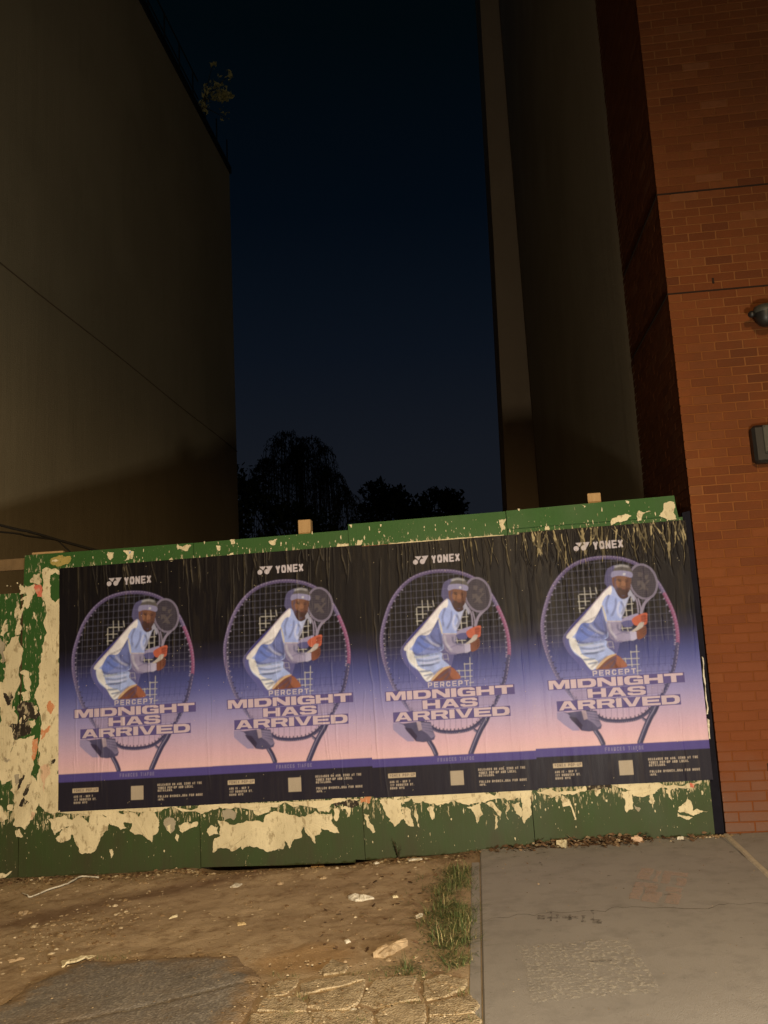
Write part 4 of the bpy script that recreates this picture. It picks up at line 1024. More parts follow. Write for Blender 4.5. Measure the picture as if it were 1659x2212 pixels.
FONT = {  # stroke letters on a unit box
 'A': [[(0, 0), (.5, 1), (1, 0)], [(.22, .3), (.78, .3)]], 'B': [[(0, 0), (0, 1), (.8, 1), (.9, .75), (.8, .52), (0, .52)], [(.8, .52), (1, .27), (.85, 0), (0, 0)]],
 'C': [[(1, .8), (.8, 1), (.2, 1), (0, .75), (0, .25), (.2, 0), (.8, 0), (1, .2)]], 'D': [[(0, 0), (0, 1), (.7, 1), (1, .7), (1, .3), (.7, 0), (0, 0)]],
 'E': [[(1, 1), (0, 1), (0, 0), (1, 0)], [(0, .5), (.85, .5)]], 'F': [[(1, 1), (0, 1), (0, 0)], [(0, .5), (.85, .5)]],
 'G': [[(1, .82), (.8, 1), (.2, 1), (0, .75), (0, .25), (.2, 0), (1, 0), (1, .45), (.55, .45)]], 'H': [[(0, 0), (0, 1)], [(1, 0), (1, 1)], [(0, .5), (1, .5)]],
 'I': [[(.5, 0), (.5, 1)]], 'K': [[(0, 0), (0, 1)], [(1, 1), (0, .45), (1, 0)]], 'L': [[(0, 1), (0, 0), (1, 0)]], 'M': [[(0, 0), (0, 1), (.5, .1), (1, 1), (1, 0)]],
 'N': [[(0, 0), (0, 1), (1, 0), (1, 1)]], 'O': [[(.2, 0), (0, .25), (0, .75), (.2, 1), (.8, 1), (1, .75), (1, .25), (.8, 0), (.2, 0)]],
 'P': [[(0, 0), (0, 1), (.8, 1), (1, .85), (1, .6), (.8, .42), (0, .42)]], 'R': [[(0, 0), (0, 1), (.8, 1), (1, .85), (1, .6), (.8, .42), (0, .42)], [(.55, .42), (1, 0)]],
 'S': [[(1, .82), (.82, 1), (.18, 1), (0, .82), (0, .62), (.18, .52), (.82, .48), (1, .36), (1, .18), (.82, 0), (.18, 0), (0, .18)]], 'T': [[(0, 1), (1, 1)], [(.5, 1), (.5, 0)]],
 'U': [[(0, 1), (0, .2), (.2, 0), (.8, 0), (1, .2), (1, 1)]], 'V': [[(0, 1), (.5, 0), (1, 1)]], 'W': [[(0, 1), (.25, 0), (.5, .8), (.75, 0), (1, 1)]],
 'X': [[(0, 0), (1, 1)], [(0, 1), (1, 0)]], 'Y': [[(0, 1), (.5, .45), (1, 1)], [(.5, .45), (.5, 0)]],
 '1': [[(.2, .8), (.5, 1), (.5, 0)]], '2': [[(0, .8), (.2, 1), (.8, 1), (1, .75), (0, 0), (1, 0)]], '5': [[(1, 1), (0, 1), (0, .55), (.8, .55), (1, .3), (.8, 0), (0, 0)]],
 '7': [[(0, 1), (1, 1), (.4, 0)]], '-': [[(.15, .45), (.85, .45)]], '.': [[(.4, 0), (.6, 0)]], '_': [[(0, 0), (1, 0)]],
 '@': [[(.7, .35), (.35, .35), (.35, .65), (.7, .65), (.7, .3), (1, .4), (1, .8), (.8, 1), (.2, 1), (0, .8), (0, .2), (.2, 0), (.9, 0)]], ' ': []}
def bbox(P): a = np.array(P); return a[:, 0].min(), a[:, 0].max(), a[:, 1].min(), a[:, 1].max()
def quadbox(P):                      # mean box of a traced quadrilateral TL TR BR BL
    return (P[0][0] + P[3][0]) / 2, (P[1][0] + P[2][0]) / 2, (P[2][1] + P[3][1]) / 2, (P[0][1] + P[1][1]) / 2
def text(s, box, tw, th, c, gap=.22, al=1.0, narrow={'I': .30, '1': .6, '.': .3, ' ': .7, '-': .6}):
    """letters drawn with strokes tw wide (upright) and th high (level), fitted to the box"""
    x0, x1, y0, y1 = box
    ws = [narrow.get(ch, 1.0) for ch in s]
    unit = (x1 - x0) / (sum(ws) + gap * (len(s) - 1))
    x = x0
    for ch, w in zip(s, ws):
        W_ = unit * w; H_ = y1 - y0
        for st in FONT[ch]:
            Q = [(x + tw / 2 + a * (W_ - tw), y0 + th / 2 + b * (H_ - th)) for a, b in st] if ch != 'I' else [(x + W_ / 2, y0 + th / 2), (x + W_ / 2, y1 - th / 2)]
            for (ax, ay), (bx_, by_) in zip(Q[:-1], Q[1:]):
                d = Vector((bx_ - ax, by_ - ay)); L = d.length
                if L < 1e-6: d = Vector((1, 0)); L = 1
                d /= L; n = Vector((-d.y, d.x))
                tn = (abs(n.x) * tw + abs(n.y) * th) / 2; te = (abs(d.x) * tw + abs(d.y) * th) / 2
                if abs(d.x) > .12 and abs(d.y) > .12: te *= .55
                a = Vector((ax, ay)) - d * te; b = Vector((bx_, by_)) + d * te
                P = [a + n * tn, b + n * tn, b - n * tn, a - n * tn]
                P = [(min(max(q.x, x), x + W_), min(max(q.y, y0), y1)) for q in P]
                fill(P, c, al)
        x += W_ + gap * unit

HEAVY = {  # outlines of the wide heavy title letters, with counters
 'M': ([(0, 0), (0, 1), (.33, 1), (.5, .45), (.67, 1), (1, 1), (1, 0), (.79, 0), (.79, .70), (.6, 0), (.4, 0), (.21, .70), (.21, 0)], []),
 'A': ([(0, 0), (.33, 1), (.67, 1), (1, 0), (.76, 0), (.69, .2), (.31, .2), (.24, 0)], [(.38, .40), (.62, .40), (.5, .72)]),
 'N': ([(0, 0), (0, 1), (.3, 1), (.76, .38), (.76, 1), (1, 1), (1, 0), (.7, 0), (.24, .62), (.24, 0)], []),
 'V': ([(0, 1), (.34, 0), (.66, 0), (1, 1), (.75, 1), (.5, .22), (.25, 1)], []), 'I': ([(0, 0), (0, 1), (1, 1), (1, 0)], []),
 'H': ([(0, 0), (0, 1), (.27, 1), (.27, .62), (.73, .62), (.73, 1), (1, 1), (1, 0), (.73, 0), (.73, .37), (.27, .37), (.27, 0)], []),
 'T': ([(0, 1), (1, 1), (1, .74), (.64, .74), (.64, 0), (.36, 0), (.36, .74), (0, .74)], []),
 'E': ([(0, 0), (0, 1), (1, 1), (1, .78), (.28, .78), (.28, .61), (.93, .61), (.93, .40), (.28, .40), (.28, .22), (1, .22), (1, 0)], []),
 'D': ([(0, 0), (0, 1), (.7, 1), (.92, .9), (1, .68), (1, .32), (.92, .1), (.7, 0)], [(.27, .25), (.27, .75), (.62, .75), (.73, .64), (.73, .36), (.62, .25)]),
 'R': ([(0, 0), (0, 1), (.78, 1), (.96, .9), (1, .7), (.95, .5), (.82, .42), (1, 0), (.72, 0), (.56, .36), (.27, .36), (.27, 0)], [(.27, .56), (.27, .77), (.66, .77), (.73, .66), (.66, .56)]),
 'G': ([(1, .68), (.97, .86), (.8, 1), (.22, 1), (.04, .86), (0, .62), (0, .38), (.04, .14), (.22, 0), (1, 0), (1, .56), (.5, .56), (.5, .38), (.74, .38), (.74, .22), (.34, .22), (.28, .36), (.28, .64), (.34, .78), (.66, .78), (.73, .68)], []),
 'S': ([(.98, .68), (.95, .88), (.8, 1), (.2, 1), (.04, .88), (.02, .62), (.18, .44), (.7, .38), (.72, .27), (.66, .21), (.3, .21), (.27, .32), (0, .32), (.03, .12), (.2, 0), (.82, 0), (.97, .12), (1, .4), (.84, .57), (.32, .62), (.28, .73), (.34, .79), (.66, .79), (.72, .68)], [])}
def heavy(s, box, c, back, gap=.07):
    x0, x1, y0, y1 = box
    ws = [.30 if ch == 'I' else 1.12 if ch == 'M' else 1.0 for ch in s]
    unit = (x1 - x0) / (sum(ws) + gap * (len(s) - 1)); x = x0
    for ch, w in zip(s, ws):
        for P, cc in zip(HEAVY[ch], (c, back)):
            if P: fill([(x + a * unit * w, y0 + b_ * (y1 - y0)) for a, b_ in P], cc)
        x += unit * (w + gap)

# ground: night black fading through blue and lilac to pink
stops = [(0.0, AR(38, 33, 36)), (.214, AR(38, 33, 36)), (.2141, AR(80, 67, 110)), (.274, AR(80, 67, 110)), (.2741, AR(216, 169, 150)), (.36, AR(205, 160, 152)), (.50, AR(178, 149, 155)),
         (.633, AR(146, 131, 153)), (.755, AR(113, 107, 140)), (.835, AR(89, 87, 125)), (.917, AR(69, 69, 106)), (1.0, AR(55, 52, 79)), (1.08, AR(37, 33, 45)), (1.2, AR(22, 18, 18)), (1.84, AR(20, 16, 14))]
for k in range(3): img[:, :, k] = np.interp(py, [s for s, _ in stops], [c[k] for _, c in stops])[:, None]

# big racket: strings, frame, throat
oval = smooth(K['oval'], 5)
XX, YY = np.meshgrid(px, py)
clip = inside(XX, YY, oval).astype(float)
string_c = A(120, 118, 140)
cxo = np.mean([a for a, b in oval])
for k in range(-13, 14):
    x = cxo + .0405 * k
    for (ya, yb, c, al) in ((.98, 1.75, string_c, .4), (.80, .98, A(66, 68, 120), .8), (.42, .80, A(92, 88, 130), .6)):
        line([(x - .012, ya), (x + .012, yb)], .0042, c, al, clip)
for k in range(0, 30):
    y = .46 + .0505 * k
    c, al = (string_c, .36) if y > .98 else (A(66, 68, 120), .6)
    if y < .55: continue
    line([(0, y - .004), (PW, y + .004)], .0042, c, al, clip)
ov = oval + [oval[0]]
for i in range(len(ov) - 1):
    (ax, ay), (bx_, by_) = ov[i], ov[i + 1]
    c = A(112, 98, 140)
    if ax > .95 and .95 < ay < 1.33: c = A(150, 84, 122)
    elif ax > .9 and ay <= .95: c = A(70, 66, 104)
    elif ay < .55: c = A(62, 58, 88)
    elif ay < .95: c = A(104, 98, 140)
    elif ay > 1.5: c = A(96, 82, 120)
    line([(ax, ay), (bx_, by_)], .026, c)
    cx_, cy_ = cxo, 1.1
    for off, cc, al in ((.0075, A(166, 152, 186), .75), (-.0085, A(48, 42, 62), .8)):
        nx_, ny_ = ax - cx_, ay - cy_; L = math.hypot(nx_, ny_); mx_, my_ = bx_ - cx_, by_ - cy_; L2 = math.hypot(mx_, my_)
        line([(ax + nx_ / L * off, ay + ny_ / L * off), (bx_ + mx_ / L2 * off, by_ + my_ / L2 * off)], .005, cc, al)
    if i % 2 == 0 and ay < 1.5:
        nx_, ny_ = ax - cx_, ay - cy_; L = math.hypot(nx_, ny_)
        line([(ax - nx_ / L * .016, ay - ny_ / L * .016), (ax - nx_ / L * .021, ay - ny_ / L * .021)], .009, A(150, 140, 170) if ay > .9 else A(48, 44, 70), .9)
for nm, w in (('hL', .036), ('hRb', .020), ('hR', .040)):
    P = smooth(K[nm], 5, False); line(P, w, A(66, 62, 92)); line([(a - .007, b) for a, b in P], .006, A(150, 142, 172), .8); line([(a + .012, b) for a, b in P], .006, A(42, 38, 58), .8)
fill([(0, .214), (PW, .214), (PW, .274), (0, .274)], AR(80, 67, 110))
for a, b in [(mmp(s)[0], mmp(s)[1]) for s in SEGS]: line([a, b], .0052, A(205, 200, 190), .9)
# shoes
fill(K['shoeglow'], A(150, 142, 186), .85); fill(K['shoe'], A(82, 76, 108)); fill(K['shoedark'], A(58, 48, 70)); fill(K['shoelight'], A(132, 122, 158)); fill(K['shoewhite'], A(185, 165, 180))
for t in (.2, .45, .7): line([quad_at([K['shoelight'][0], K['shoelight'][1], K['shoelight'][3], K['shoelight'][5]], 0, t), quad_at([K['shoelight'][0], K['shoelight'][1], K['shoelight'][3], K['shoelight'][5]], 1, t)], .005, A(92, 84, 120), .8)
# player
F = lambda n, c, al=1.0, k=4: fill(smooth(K[n], k), A(*c), al)
FR = lambda n, c, al=1.0, k=4: fill(smooth(K[n], k), AR(*c), al)
F('glow', (120, 115, 172), .5); F('glowdark', (52, 48, 118), .9); F('glowhip', (92, 92, 160), .7)
for nm in ('rth1', 'rth2', 'rth3', 'rth4'): line(smooth(K[nm], 5, False), .010, A(150, 140, 165), .9)
F('rhead', (47, 40, 44)); rh = smooth(K['rhead'], 4); line(rh + [rh[0]], .013, A(150, 140, 165), .9); line(rh + [rh[0]], .004, A(70, 62, 82), .8)
for nm in ('rlogo1', 'rlogo2', 'rlogo3', 'rlogo4'): fill(K[nm], A(92, 82, 74), .8)
x0, x1, y0, y1 = bbox(rh); rc = np.zeros_like(clip); rc[:] = inside(XX, YY, [((a - (x0 + x1) / 2) * .93 + (x0 + x1) / 2, (b - (y0 + y1) / 2) * .93 + (y0 + y1) / 2) for a, b in rh])
for k in range(16):
    t = (k + .5) / 16
    line([(x0 + (x1 - x0) * t, y0), (x0 + (x1 - x0) * t, y1)], .003, A(92, 84, 88), .6, rc)
    line([(x0, y0 + (y1 - y0) * t), (x1, y0 + (y1 - y0) * t)], .003, A(92, 84, 88), .5, rc)
F('farshirt', (165, 165, 190)); F('farfore', (158, 150, 190)); F('farfore2', (88, 86, 138))
FR('torso', (158, 163, 186)); FR('side', (120, 125, 160)); FR('sideblue', (96, 110, 162), .75); FR('sidedark', (88, 90, 124), .7); FR('back', (214, 201, 182))
line(smooth([K['back'][0], K['back'][1], K['back'][2], K['back'][3], K['back'][4]], 4, False), .010, A(168, 150, 170), .55)
FR('arm', (146, 133, 144)); FR('wrist', (166, 154, 160)); FR('sleeve', (148, 155, 184)); FR('sleevehi', (182, 181, 192), .8); F('piping', (214, 206, 196))
line([K['sleeve'][6], K['sleeve'][7]], .008, A(205, 190, 190), .8)
line([K['wrist'][0], K['wrist'][3]], .004, A(110, 102, 140), .8)
line([K['arm'][3], K['arm'][9]], .012, A(120, 112, 156), .5); line([K['arm'][10], K['arm'][8], K['arm'][7]], .016, A(122, 114, 158), .6)
FR('shorts', (156, 163, 186)); FR('shortw', (214, 203, 182))
for nm in ('fold1', 'fold2', 'fold3'): F(nm, (112, 128, 166), .75)
F('fold4', (168, 178, 200), .8)
F('leg', (122, 70, 46)); F('leg2', (166, 98, 64), .9); F('hem', (214, 176, 132))
F('handlow', (118, 66, 40)); F('handup', (206, 100, 64)); F('handup2', (150, 66, 40), .8); F('grip', (196, 186, 180))
for t in (.25, .5, .75):
    a = quad_at([K['handup'][1], K['handup'][2], K['handup'][4], K['handup'][5]], .35, t); b = quad_at([K['handup'][1], K['handup'][2], K['handup'][4], K['handup'][5]], 1, t); line([tuple(a), tuple(b)], .0045, A(130, 52, 32), .8)
    a = quad_at([K['handlow'][1], K['handlow'][2], K['handlow'][3], K['handlow'][4]], .4, t); b = quad_at([K['handlow'][1], K['handlow'][2], K['handlow'][3], K['handlow'][4]], 1, t); line([tuple(a), tuple(b)], .0045, A(72, 36, 22), .8)
F('neck', (70, 42, 30)); F('face', (122, 80, 52)); F('cheek', (158, 106, 70), .8); F('beard', (58, 38, 30), .85); F('nose', (160, 108, 74), .8); fill(K['eyeL'], A(32, 22, 20)); fill(K['eyeR'], A(32, 22, 20)); fill(K['mouth'], A(120, 66, 54))
line([(K['eyeL'][0][0] - .002, K['eyeL'][0][1] + .007), (K['eyeL'][1][0], K['eyeL'][1][1] + .008)], .005, A(48, 30, 24)); line([(K['eyeR'][0][0], K['eyeR'][0][1] + .008), (K['eyeR'][1][0], K['eyeR'][1][1] + .006)], .005, A(48, 30, 24))
fill([K['face'][3], K['face'][4], K['face'][5], (K['face'][5][0] - .035, K['face'][5][1]), (K['face'][3][0] - .03, K['face'][3][1])], A(84, 52, 38), .6)
F('hair', (92, 86, 78)); F('band', (146, 142, 182)); 
bx0, bx1, by0, by1 = bbox(K['band']); cc = [(bx0 + (bx1 - bx0) * .62 + .010 * math.cos(t), (by0 + by1) / 2 + .009 * math.sin(t)) for t in np.linspace(0, 6.283, 13)[:-1]]; fill(cc, A(205, 205, 220))
for k_, P in FOLDS:
    for w_, al_ in (((.020, .14), (.011, .16)) if k_ == 'd' else ((.022, .08), (.012, .09))):
        line(smooth(mmp(P), 5, False), w_, AR(70, 68, 88) if k_ == 'd' else AR(215, 205, 196), al_)
# soften: the picture is a photograph in print
pm_ = np.zeros((RH, RW))
for nm in ('torso', 'sleeve', 'arm', 'shorts', 'leg', 'face', 'hair', 'handup', 'handlow', 'shoe', 'back'):
    pm_ = np.maximum(pm_, inside(XX, YY, smooth(K[nm], 4)))
fold = 1 + .42 * (fbm(XX * 26 + YY * 16, YY * 22 - XX * 8, 3, 33) - .46) + .35 * (fbm(XX * 11, YY * 13, 2, 35) - .4)
img = img * (1 + (fold - 1)[..., None] * pm_[..., None])
for ax in (0, 1, 0, 1):
    img = (np.roll(img, 2, ax) + np.roll(img, 1, ax) + img + np.roll(img, -1, ax) + np.roll(img, -2, ax)) / 5
# lettering
lc = AR(190, 162, 152); bc = AR(88, 74, 108)
fill(K['patch1'], A(168, 150, 184), .6); fill(K['patch2'], A(168, 150, 184), .6)
for nm in ('boxM', 'boxH', 'boxA'):
    a, b, c, d = quadbox(K[nm]); fill([(a, c), (b, c), (b, d), (a, d)], bc)
heavy("MIDNIGHT", quadbox(K['txtM']), lc, bc)
heavy("HAS", quadbox(K['txtH']), lc, bc)
heavy("ARRIVED", quadbox(K['txtA']), lc, bc)
text("PERCEPT", quadbox(K['txtP']), .0078, .0066, A(206, 192, 200), .42)
text("YONEX", quadbox(K['txtY']), .0125, .0115, A(206, 194, 196), .20)
for nm, r in (('lc1', .0185), ('lc2', .0195)):
    (cx_, cy_), _ = K[nm]; fill([(cx_ + r * math.cos(t), cy_ + r * math.sin(t)) for t in np.linspace(0, 6.283, 25)[:-1]], A(206, 194, 196))
for nm in ('lv1', 'lv2'): fill(K[nm][:3], A(206, 194, 196))
text("FRANCES TIAFOE", quadbox(K['name']), .0055, .005, A(126, 116, 160), .45)
cream = A(208, 186, 148)
a, b, c, d = quadbox(K['popbox']); fill([(a, c), (b, c), (b, d), (a, d)], cream)
text("YONEX POP-UP", quadbox(K['pop']), .004, .004, A(120, 104, 84), .35)
for k, s in (('t1', "AUG 15 - SEP 7"), ('t2', "117 WOOSTER ST."), ('t3', "SOHO NYC"), ('t4', "RELEASES ON AUG. 22ND AT THE"), ('t5', "YONEX POP-UP AND LOCAL"), ('t6', "RETAILERS."), ('t7', "FOLLOW @YONEX_USA FOR MORE"), ('t8', "INFO.")):
    text(s, quadbox(K[k]), .0038, .0036, A(190, 172, 146), .38)
a, b, c, d = quadbox(K['qr']); fill([(a, c), (b, c), (b, d), (a, d)], A(186, 168, 136))

small = img.reshape(NY, SS, NX, SS, 3).mean((1, 3))
ridges_rng = np.random.default_rng(5)
gu = np.linspace(0, 1, NX) * PW; gv = np.linspace(0, 1, NY) * PH
GU, GV = np.meshgrid(gu, gv)
def relief(i):
    r = np.random.default_rng(40 + i)
    H_ = .0016 * (fbm(GU * 3 + 7 * i, GV * 1.2, 3, 60 + i) - .5)
    H_ += .0010 * (fbm(GU * 26, GV * 3.5, 3, 80 + i) - .5)
    def ridge(x0, sl, v0, v1, amp, w, wob=.02):
        nonlocal H_
        xc = x0 + sl * (GV - v0) + wob * (vnoise(GV * 3 + x0 * 50, GV * 0 + x0 * 9, i) - .5) + wob * .4 * (vnoise(GV * 14 + x0 * 70, GV * 0, i + 3) - .5)
        t = (GV - v0) / (v1 - v0)
        env = np.clip(t * 6, 0, 1) * np.clip((1 - t) * 6, 0, 1)
        H_ = H_ + amp * env * np.exp(-((GU - xc) / w) ** 2)
    for _ in range(30 if i < 3 else 44):
        v0 = r.uniform(-.1, 1.6); ridge(r.uniform(0, PW), r.normal(0, .04), v0, v0 + r.uniform(.15, .9), r.uniform(.001, .0032), r.uniform(.0035, .007))
    top = (18, 22, 40, 150)[i]
    for _ in range(top):
        x0 = r.uniform(.0 if i == 3 else .2, PW); L = r.uniform(.08, .42) if i == 3 else r.uniform(.08, .3)
        ridge(x0, r.normal(-.05, .25 if i == 3 else .12), PH - L * r.uniform(.7, 1.2), PH + .02, r.uniform(.0015, .0050 if i == 3 else .0030), r.uniform(.0035, .0065), .03)
    return H_
posters = [(0.0, .453, "leftmost of the four dark night-tennis posters, beside the torn cream paper column"),
           (1.197, .4695, "second tennis poster from the left, under the first timber post stub"),
           (2.391, .4735, "third tennis poster from the left, under the red paper edge line"),
           (3.573, .4995, "rightmost tennis poster, heavily wrinkled along its top, beside the brick wall")]
def make_poster(i, X0, Z0, label):
    H_ = relief(i)
    sx = (1.197, 1.194, 1.183, 1.207)[i] / PW
    xs = X0 + GU * sx; zs = Z0 + .0125 * GU * sx + GV
    ed = .003 * (fbm(GV * 9, GV * 0 + i, 3, i) - .5)
    xs = xs + ed * ((GU < .003) | (GU > PW - .003))
    ys = -.0072 - .0012 * i - H_
    me = bpy.data.meshes.new("poster")
    vv = np.stack([xs, ys, zs], -1).reshape(-1, 3)
    idx = np.arange(NX * NY).reshape(NY, NX)
    f = np.stack([idx[:-1, :-1], idx[:-1, 1:], idx[1:, 1:], idx[1:, :-1]], -1).reshape(-1, 4)
    me.vertices.add(len(vv)); me.vertices.foreach_set("co", vv.ravel())
    me.loops.add(len(f) * 4); me.loops.foreach_set("vertex_index", f.ravel().astype(np.int32))
    me.polygons.add(len(f)); me.polygons.foreach_set("loop_start", np.arange(0, len(f) * 4, 4, dtype=np.int32)); me.polygons.foreach_set("loop_total", np.full(len(f), 4, np.int32))
    me.polygons.foreach_set("use_smooth", np.ones(len(f), bool))
    me.update(calc_edges=True)
    wear = 1 + .10 * (fbm(GU * 40 + 5 * i, GV * 3, 3, 90 + i) - .5) + .10 * (fbm(GU * 4, GV * 4 + i, 3, 95 + i) - .5)
    c = small * wear[..., None]
    # dried paste streaks and lamp glints painted cream along the wrinkle crests
    dark = np.clip(1 - c.mean(-1) / .05, 0, 1)
    st = np.clip((fbm(GU * 55 + 9 * i, GV * 2.2 + 3 * fbm(GU * 6, GV * 6, 2, i), 4, 70 + i) - .52) / .12, 0, 1) * (.022 + .02 * (i >= 2)) * dark
    st = st + .016 * np.clip((fbm(GU * 14 + 9 * i, GV * 1.2, 3, 74 + i) - .5) / .2, 0, 1) * dark * (1 if i >= 1 else .5)
    c = c * (1 - st[..., None]) + np.array([.30, .25, .15]) * st[..., None]
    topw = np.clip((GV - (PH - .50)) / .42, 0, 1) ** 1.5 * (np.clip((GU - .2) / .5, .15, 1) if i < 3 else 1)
    glint = np.clip((H_ - np.percentile(H_, 95.5)) / .0018, 0, 1) * (.05 + (.10, .10, .22, .55)[i] * topw) * (.35 + .65 * (fbm(GU * 40, GV * 14, 3, i) > .48))
    c = c * (1 - glint[..., None]) + np.array([.55, .48, .29]) * glint[..., None]
    c = c * (1 + .10 * (RNG.random(c.shape[:2])[..., None] - .5))
    sp = RNG.random(c.shape[:2]) > .9997
    c[sp] = np.array([.55, .5, .36])
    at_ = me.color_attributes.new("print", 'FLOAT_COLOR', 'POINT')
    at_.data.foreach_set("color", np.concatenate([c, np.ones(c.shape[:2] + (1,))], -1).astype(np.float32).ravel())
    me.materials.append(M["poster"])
    return tag(obj("poster", me), label, "poster", "four tennis posters pasted in a row")
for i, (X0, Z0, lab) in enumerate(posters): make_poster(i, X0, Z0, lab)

# ------------------------------------------------------------------ grass, weeds, gravel, litter
mb = MB()
def blade(x, y, z, h, lean, w, az):
    dx, dy = math.cos(az), math.sin(az); px_, py_ = -dy * w / 2, dx * w / 2
    v = []; 
    for t in (0, .5, 1):
        o = lean * t * t; ww = 1 - .92 * t
        cx_, cy_, cz_ = x + dx * o, y + dy * o, z + h * t * (1 - .35 * t * min(1, lean / max(h, .01)))
        v += [(cx_ - px_ * ww, cy_ - py_ * ww, cz_), (cx_ + px_ * ww, cy_ + py_ * ww, cz_)]
    mb.add(v, [(0, 1, 3, 2), (2, 3, 5, 4)])
gp = mmp(GR["grass"]); a = np.array(gp)
cnt = 0
clump = [(random.uniform(a[:, 0].min(), a[:, 0].max()), random.uniform(a[:, 1].min(), a[:, 1].max())) for _ in range(900)]
clump = [c for c in clump if inside(np.array(c[0]), np.array(c[1]), gp)]
for cx_, cy_ in clump[::2]:
    if fbm(np.array(cx_ * 9), np.array(cy_ * 5), 2, 77) < .35: continue
    big = random.random(); bend = random.uniform(0, 6.28)
    for _ in range(random.randint(5, 26)):
        x = cx_ + random.gauss(0, .03); y = cy_ + random.gauss(0, .03)
        h = random.uniform(.015, .06) * (2.0 if big > .86 else 1)
        blade(x, y, float(soil_z(np.array(x), np.array(y))) - .004, h, random.uniform(.01, .10) * (1.5 if big > .7 else 1), random.uniform(.002, .0065), bend + random.gauss(0, 1.1))
for _ in range(520):                     # flattened straw and strays on either side
    x = random.gauss(2.93, .12); y = random.uniform(-2.35, -.45)
    if x < 3.12: blade(x, y, max(float(soil_z(np.array(x), np.array(y))), G(x) - .01 if x > 3.06 else -9) + .003, random.uniform(.006, .03), random.uniform(.04, .13), random.uniform(.002, .004), random.uniform(0, 6.28))
for P in GR["weeds"]:
    P = mmp(P); b = np.array(P)
    for _ in range(110):
        x = random.uniform(b[:, 0].min(), b[:, 0].max()); y = random.uniform(b[:, 1].min(), b[:, 1].max())
        if inside(np.array(x), np.array(y), P): blade(x, y, G(x) - .03, random.uniform(.03, .06), random.uniform(.005, .05), random.uniform(.003, .006), random.uniform(0, 6.28))
for _ in range(900):                     # moss and blades in the cracks of the broken concrete
    P = random.choice(slabs[:12]); k = random.randrange(len(P)); p0, p1 = P[k - 1], P[k]; t = random.random()
    c0 = np.mean(P, 0); x = p0[0] + (p1[0] - p0[0]) * t; y = p0[1] + (p1[1] - p0[1]) * t
    x += (x - c0[0]) * .06; y += (y - c0[1]) * .06
    blade(x, y, G(x) - .03, random.uniform(.012, .034), random.uniform(.005, .02), random.uniform(.003, .006), random.uniform(0, 6.28))
for _ in range(420):
    c0 = random.choice(clump); x = c0[0] + random.gauss(-.03, .05); y = c0[1] + random.gauss(0, .05)
    if x > 3.08: continue
    z = float(soil_z(np.array(x), np.array(y))) + random.uniform(.006, .035); s = random.uniform(.006, .017); az = random.uniform(0, 6.28)
    d_ = Vector((math.cos(az), math.sin(az), random.uniform(-.3, .4))); n_ = d_.cross(Vector((0, 0, 1))).normalized() * s * .4; p_ = Vector((x, y, z))
    mb.add([p_, p_ + d_ * s * .5 + n_, p_ + d_ * s, p_ + d_ * s * .5 - n_], [(0, 1, 2, 3)])
tag(mb.build("grass", M["grass"]), "scruffy green grass along the pavement edge and in concrete cracks", "grass", kind="stuff")

def pebble(mb, x, y, z, r):
    n = 6; a0 = random.uniform(0, 6.28); e = random.uniform(.55, 1.0); fl = random.uniform(.35, .8)
    v = [(x, y, z + r * fl)]
    for rr, zz_ in ((.65, .72), (1.0, .1)):
        for k in range(n):
            w = a0 + 6.283 * k / n; q_ = r * rr * random.uniform(.8, 1.15); c_, s_ = math.cos(w) * q_, math.sin(w) * q_ * e
            v.append((x + c_ * math.cos(a0) - s_ * math.sin(a0), y + c_ * math.sin(a0) + s_ * math.cos(a0), z + r * fl * zz_))
    f = [(0, 1 + k, 1 + (k + 1) % n) for k in range(n)] + [(1 + k, 7 + k, 7 + (k + 1) % n, 1 + (k + 1) % n) for k in range(n)]
    mb.add(v, f)
mb = MB()
def on_soil(x, y): return float(soil_z(np.array(x), np.array(y)))
SOILP = lambda x, y: not bool(inside(np.array(x), np.array(y), AP)) and x < 3.0
for _ in range(2500):
    x = random.uniform(-1.2, 3.0); y = -.04 - abs(random.gauss(0, .20)) if random.random() < .62 else random.uniform(-2.2, -.05)
    if not SOILP(x, y): continue
    r = min(.026, .003 + random.expovariate(230)); pebble(mb, x, y, on_soil(x, y) - r * .25, r)
for _ in range(240):
    x = random.uniform(-.5, 2.9); y = -.05 - abs(random.gauss(0, .09)); r = random.uniform(.008, .024); pebble(mb, x, y, on_soil(x, y) - r * .2, r)
for _ in range(520):
    x = random.gauss(.75, .22); y = random.gauss(-1.35, .28); r = .003 + random.expovariate(170)
    if SOILP(x, y): pebble(mb, x, y, on_soil(x, y) - r * .2, min(r, .025))
for _ in range(700):
    x = random.uniform(-.6, 2.15); y = random.uniform(-2.95, -1.85)
    if inside(np.array(x), np.array(y), AP): pebble(mb, x, y, float(asph_z(np.array(x), np.array(y))) - .003, random.uniform(.003, .008))
for _ in range(380):
    x = random.uniform(2.1, 3.05); y = random.uniform(-3.0, -2.1); pebble(mb, x, y, G(x) + .006, random.uniform(.002, .009))
for _ in range(160):
    x = random.uniform(3.1, 4.8); y = -.02 - abs(random.gauss(0, .05)); r = random.uniform(.003, .010); pebble(mb, x, y, G(x) - .001, r)
for _ in range(420):
    x = random.uniform(3.1, 5.3); y = -random.random() ** 1.6 * 3.0; pebble(mb, x, y, G(x) - .001, random.uniform(.0015, .005))
for _ in range(300):
    x = random.uniform(-.8, 3.0); y = random.uniform(-2.1, -.1); r = random.uniform(.008, .026)
    if SOILP(x, y): pebble(mb, x, y, on_soil(x, y) - r * .45, r)
for _ in range(90): x = random.gauss(4.72, .07); y = -.03 - abs(random.gauss(0, .03)); pebble(mb, x, y, G(x) - .001, random.uniform(.004, .014))
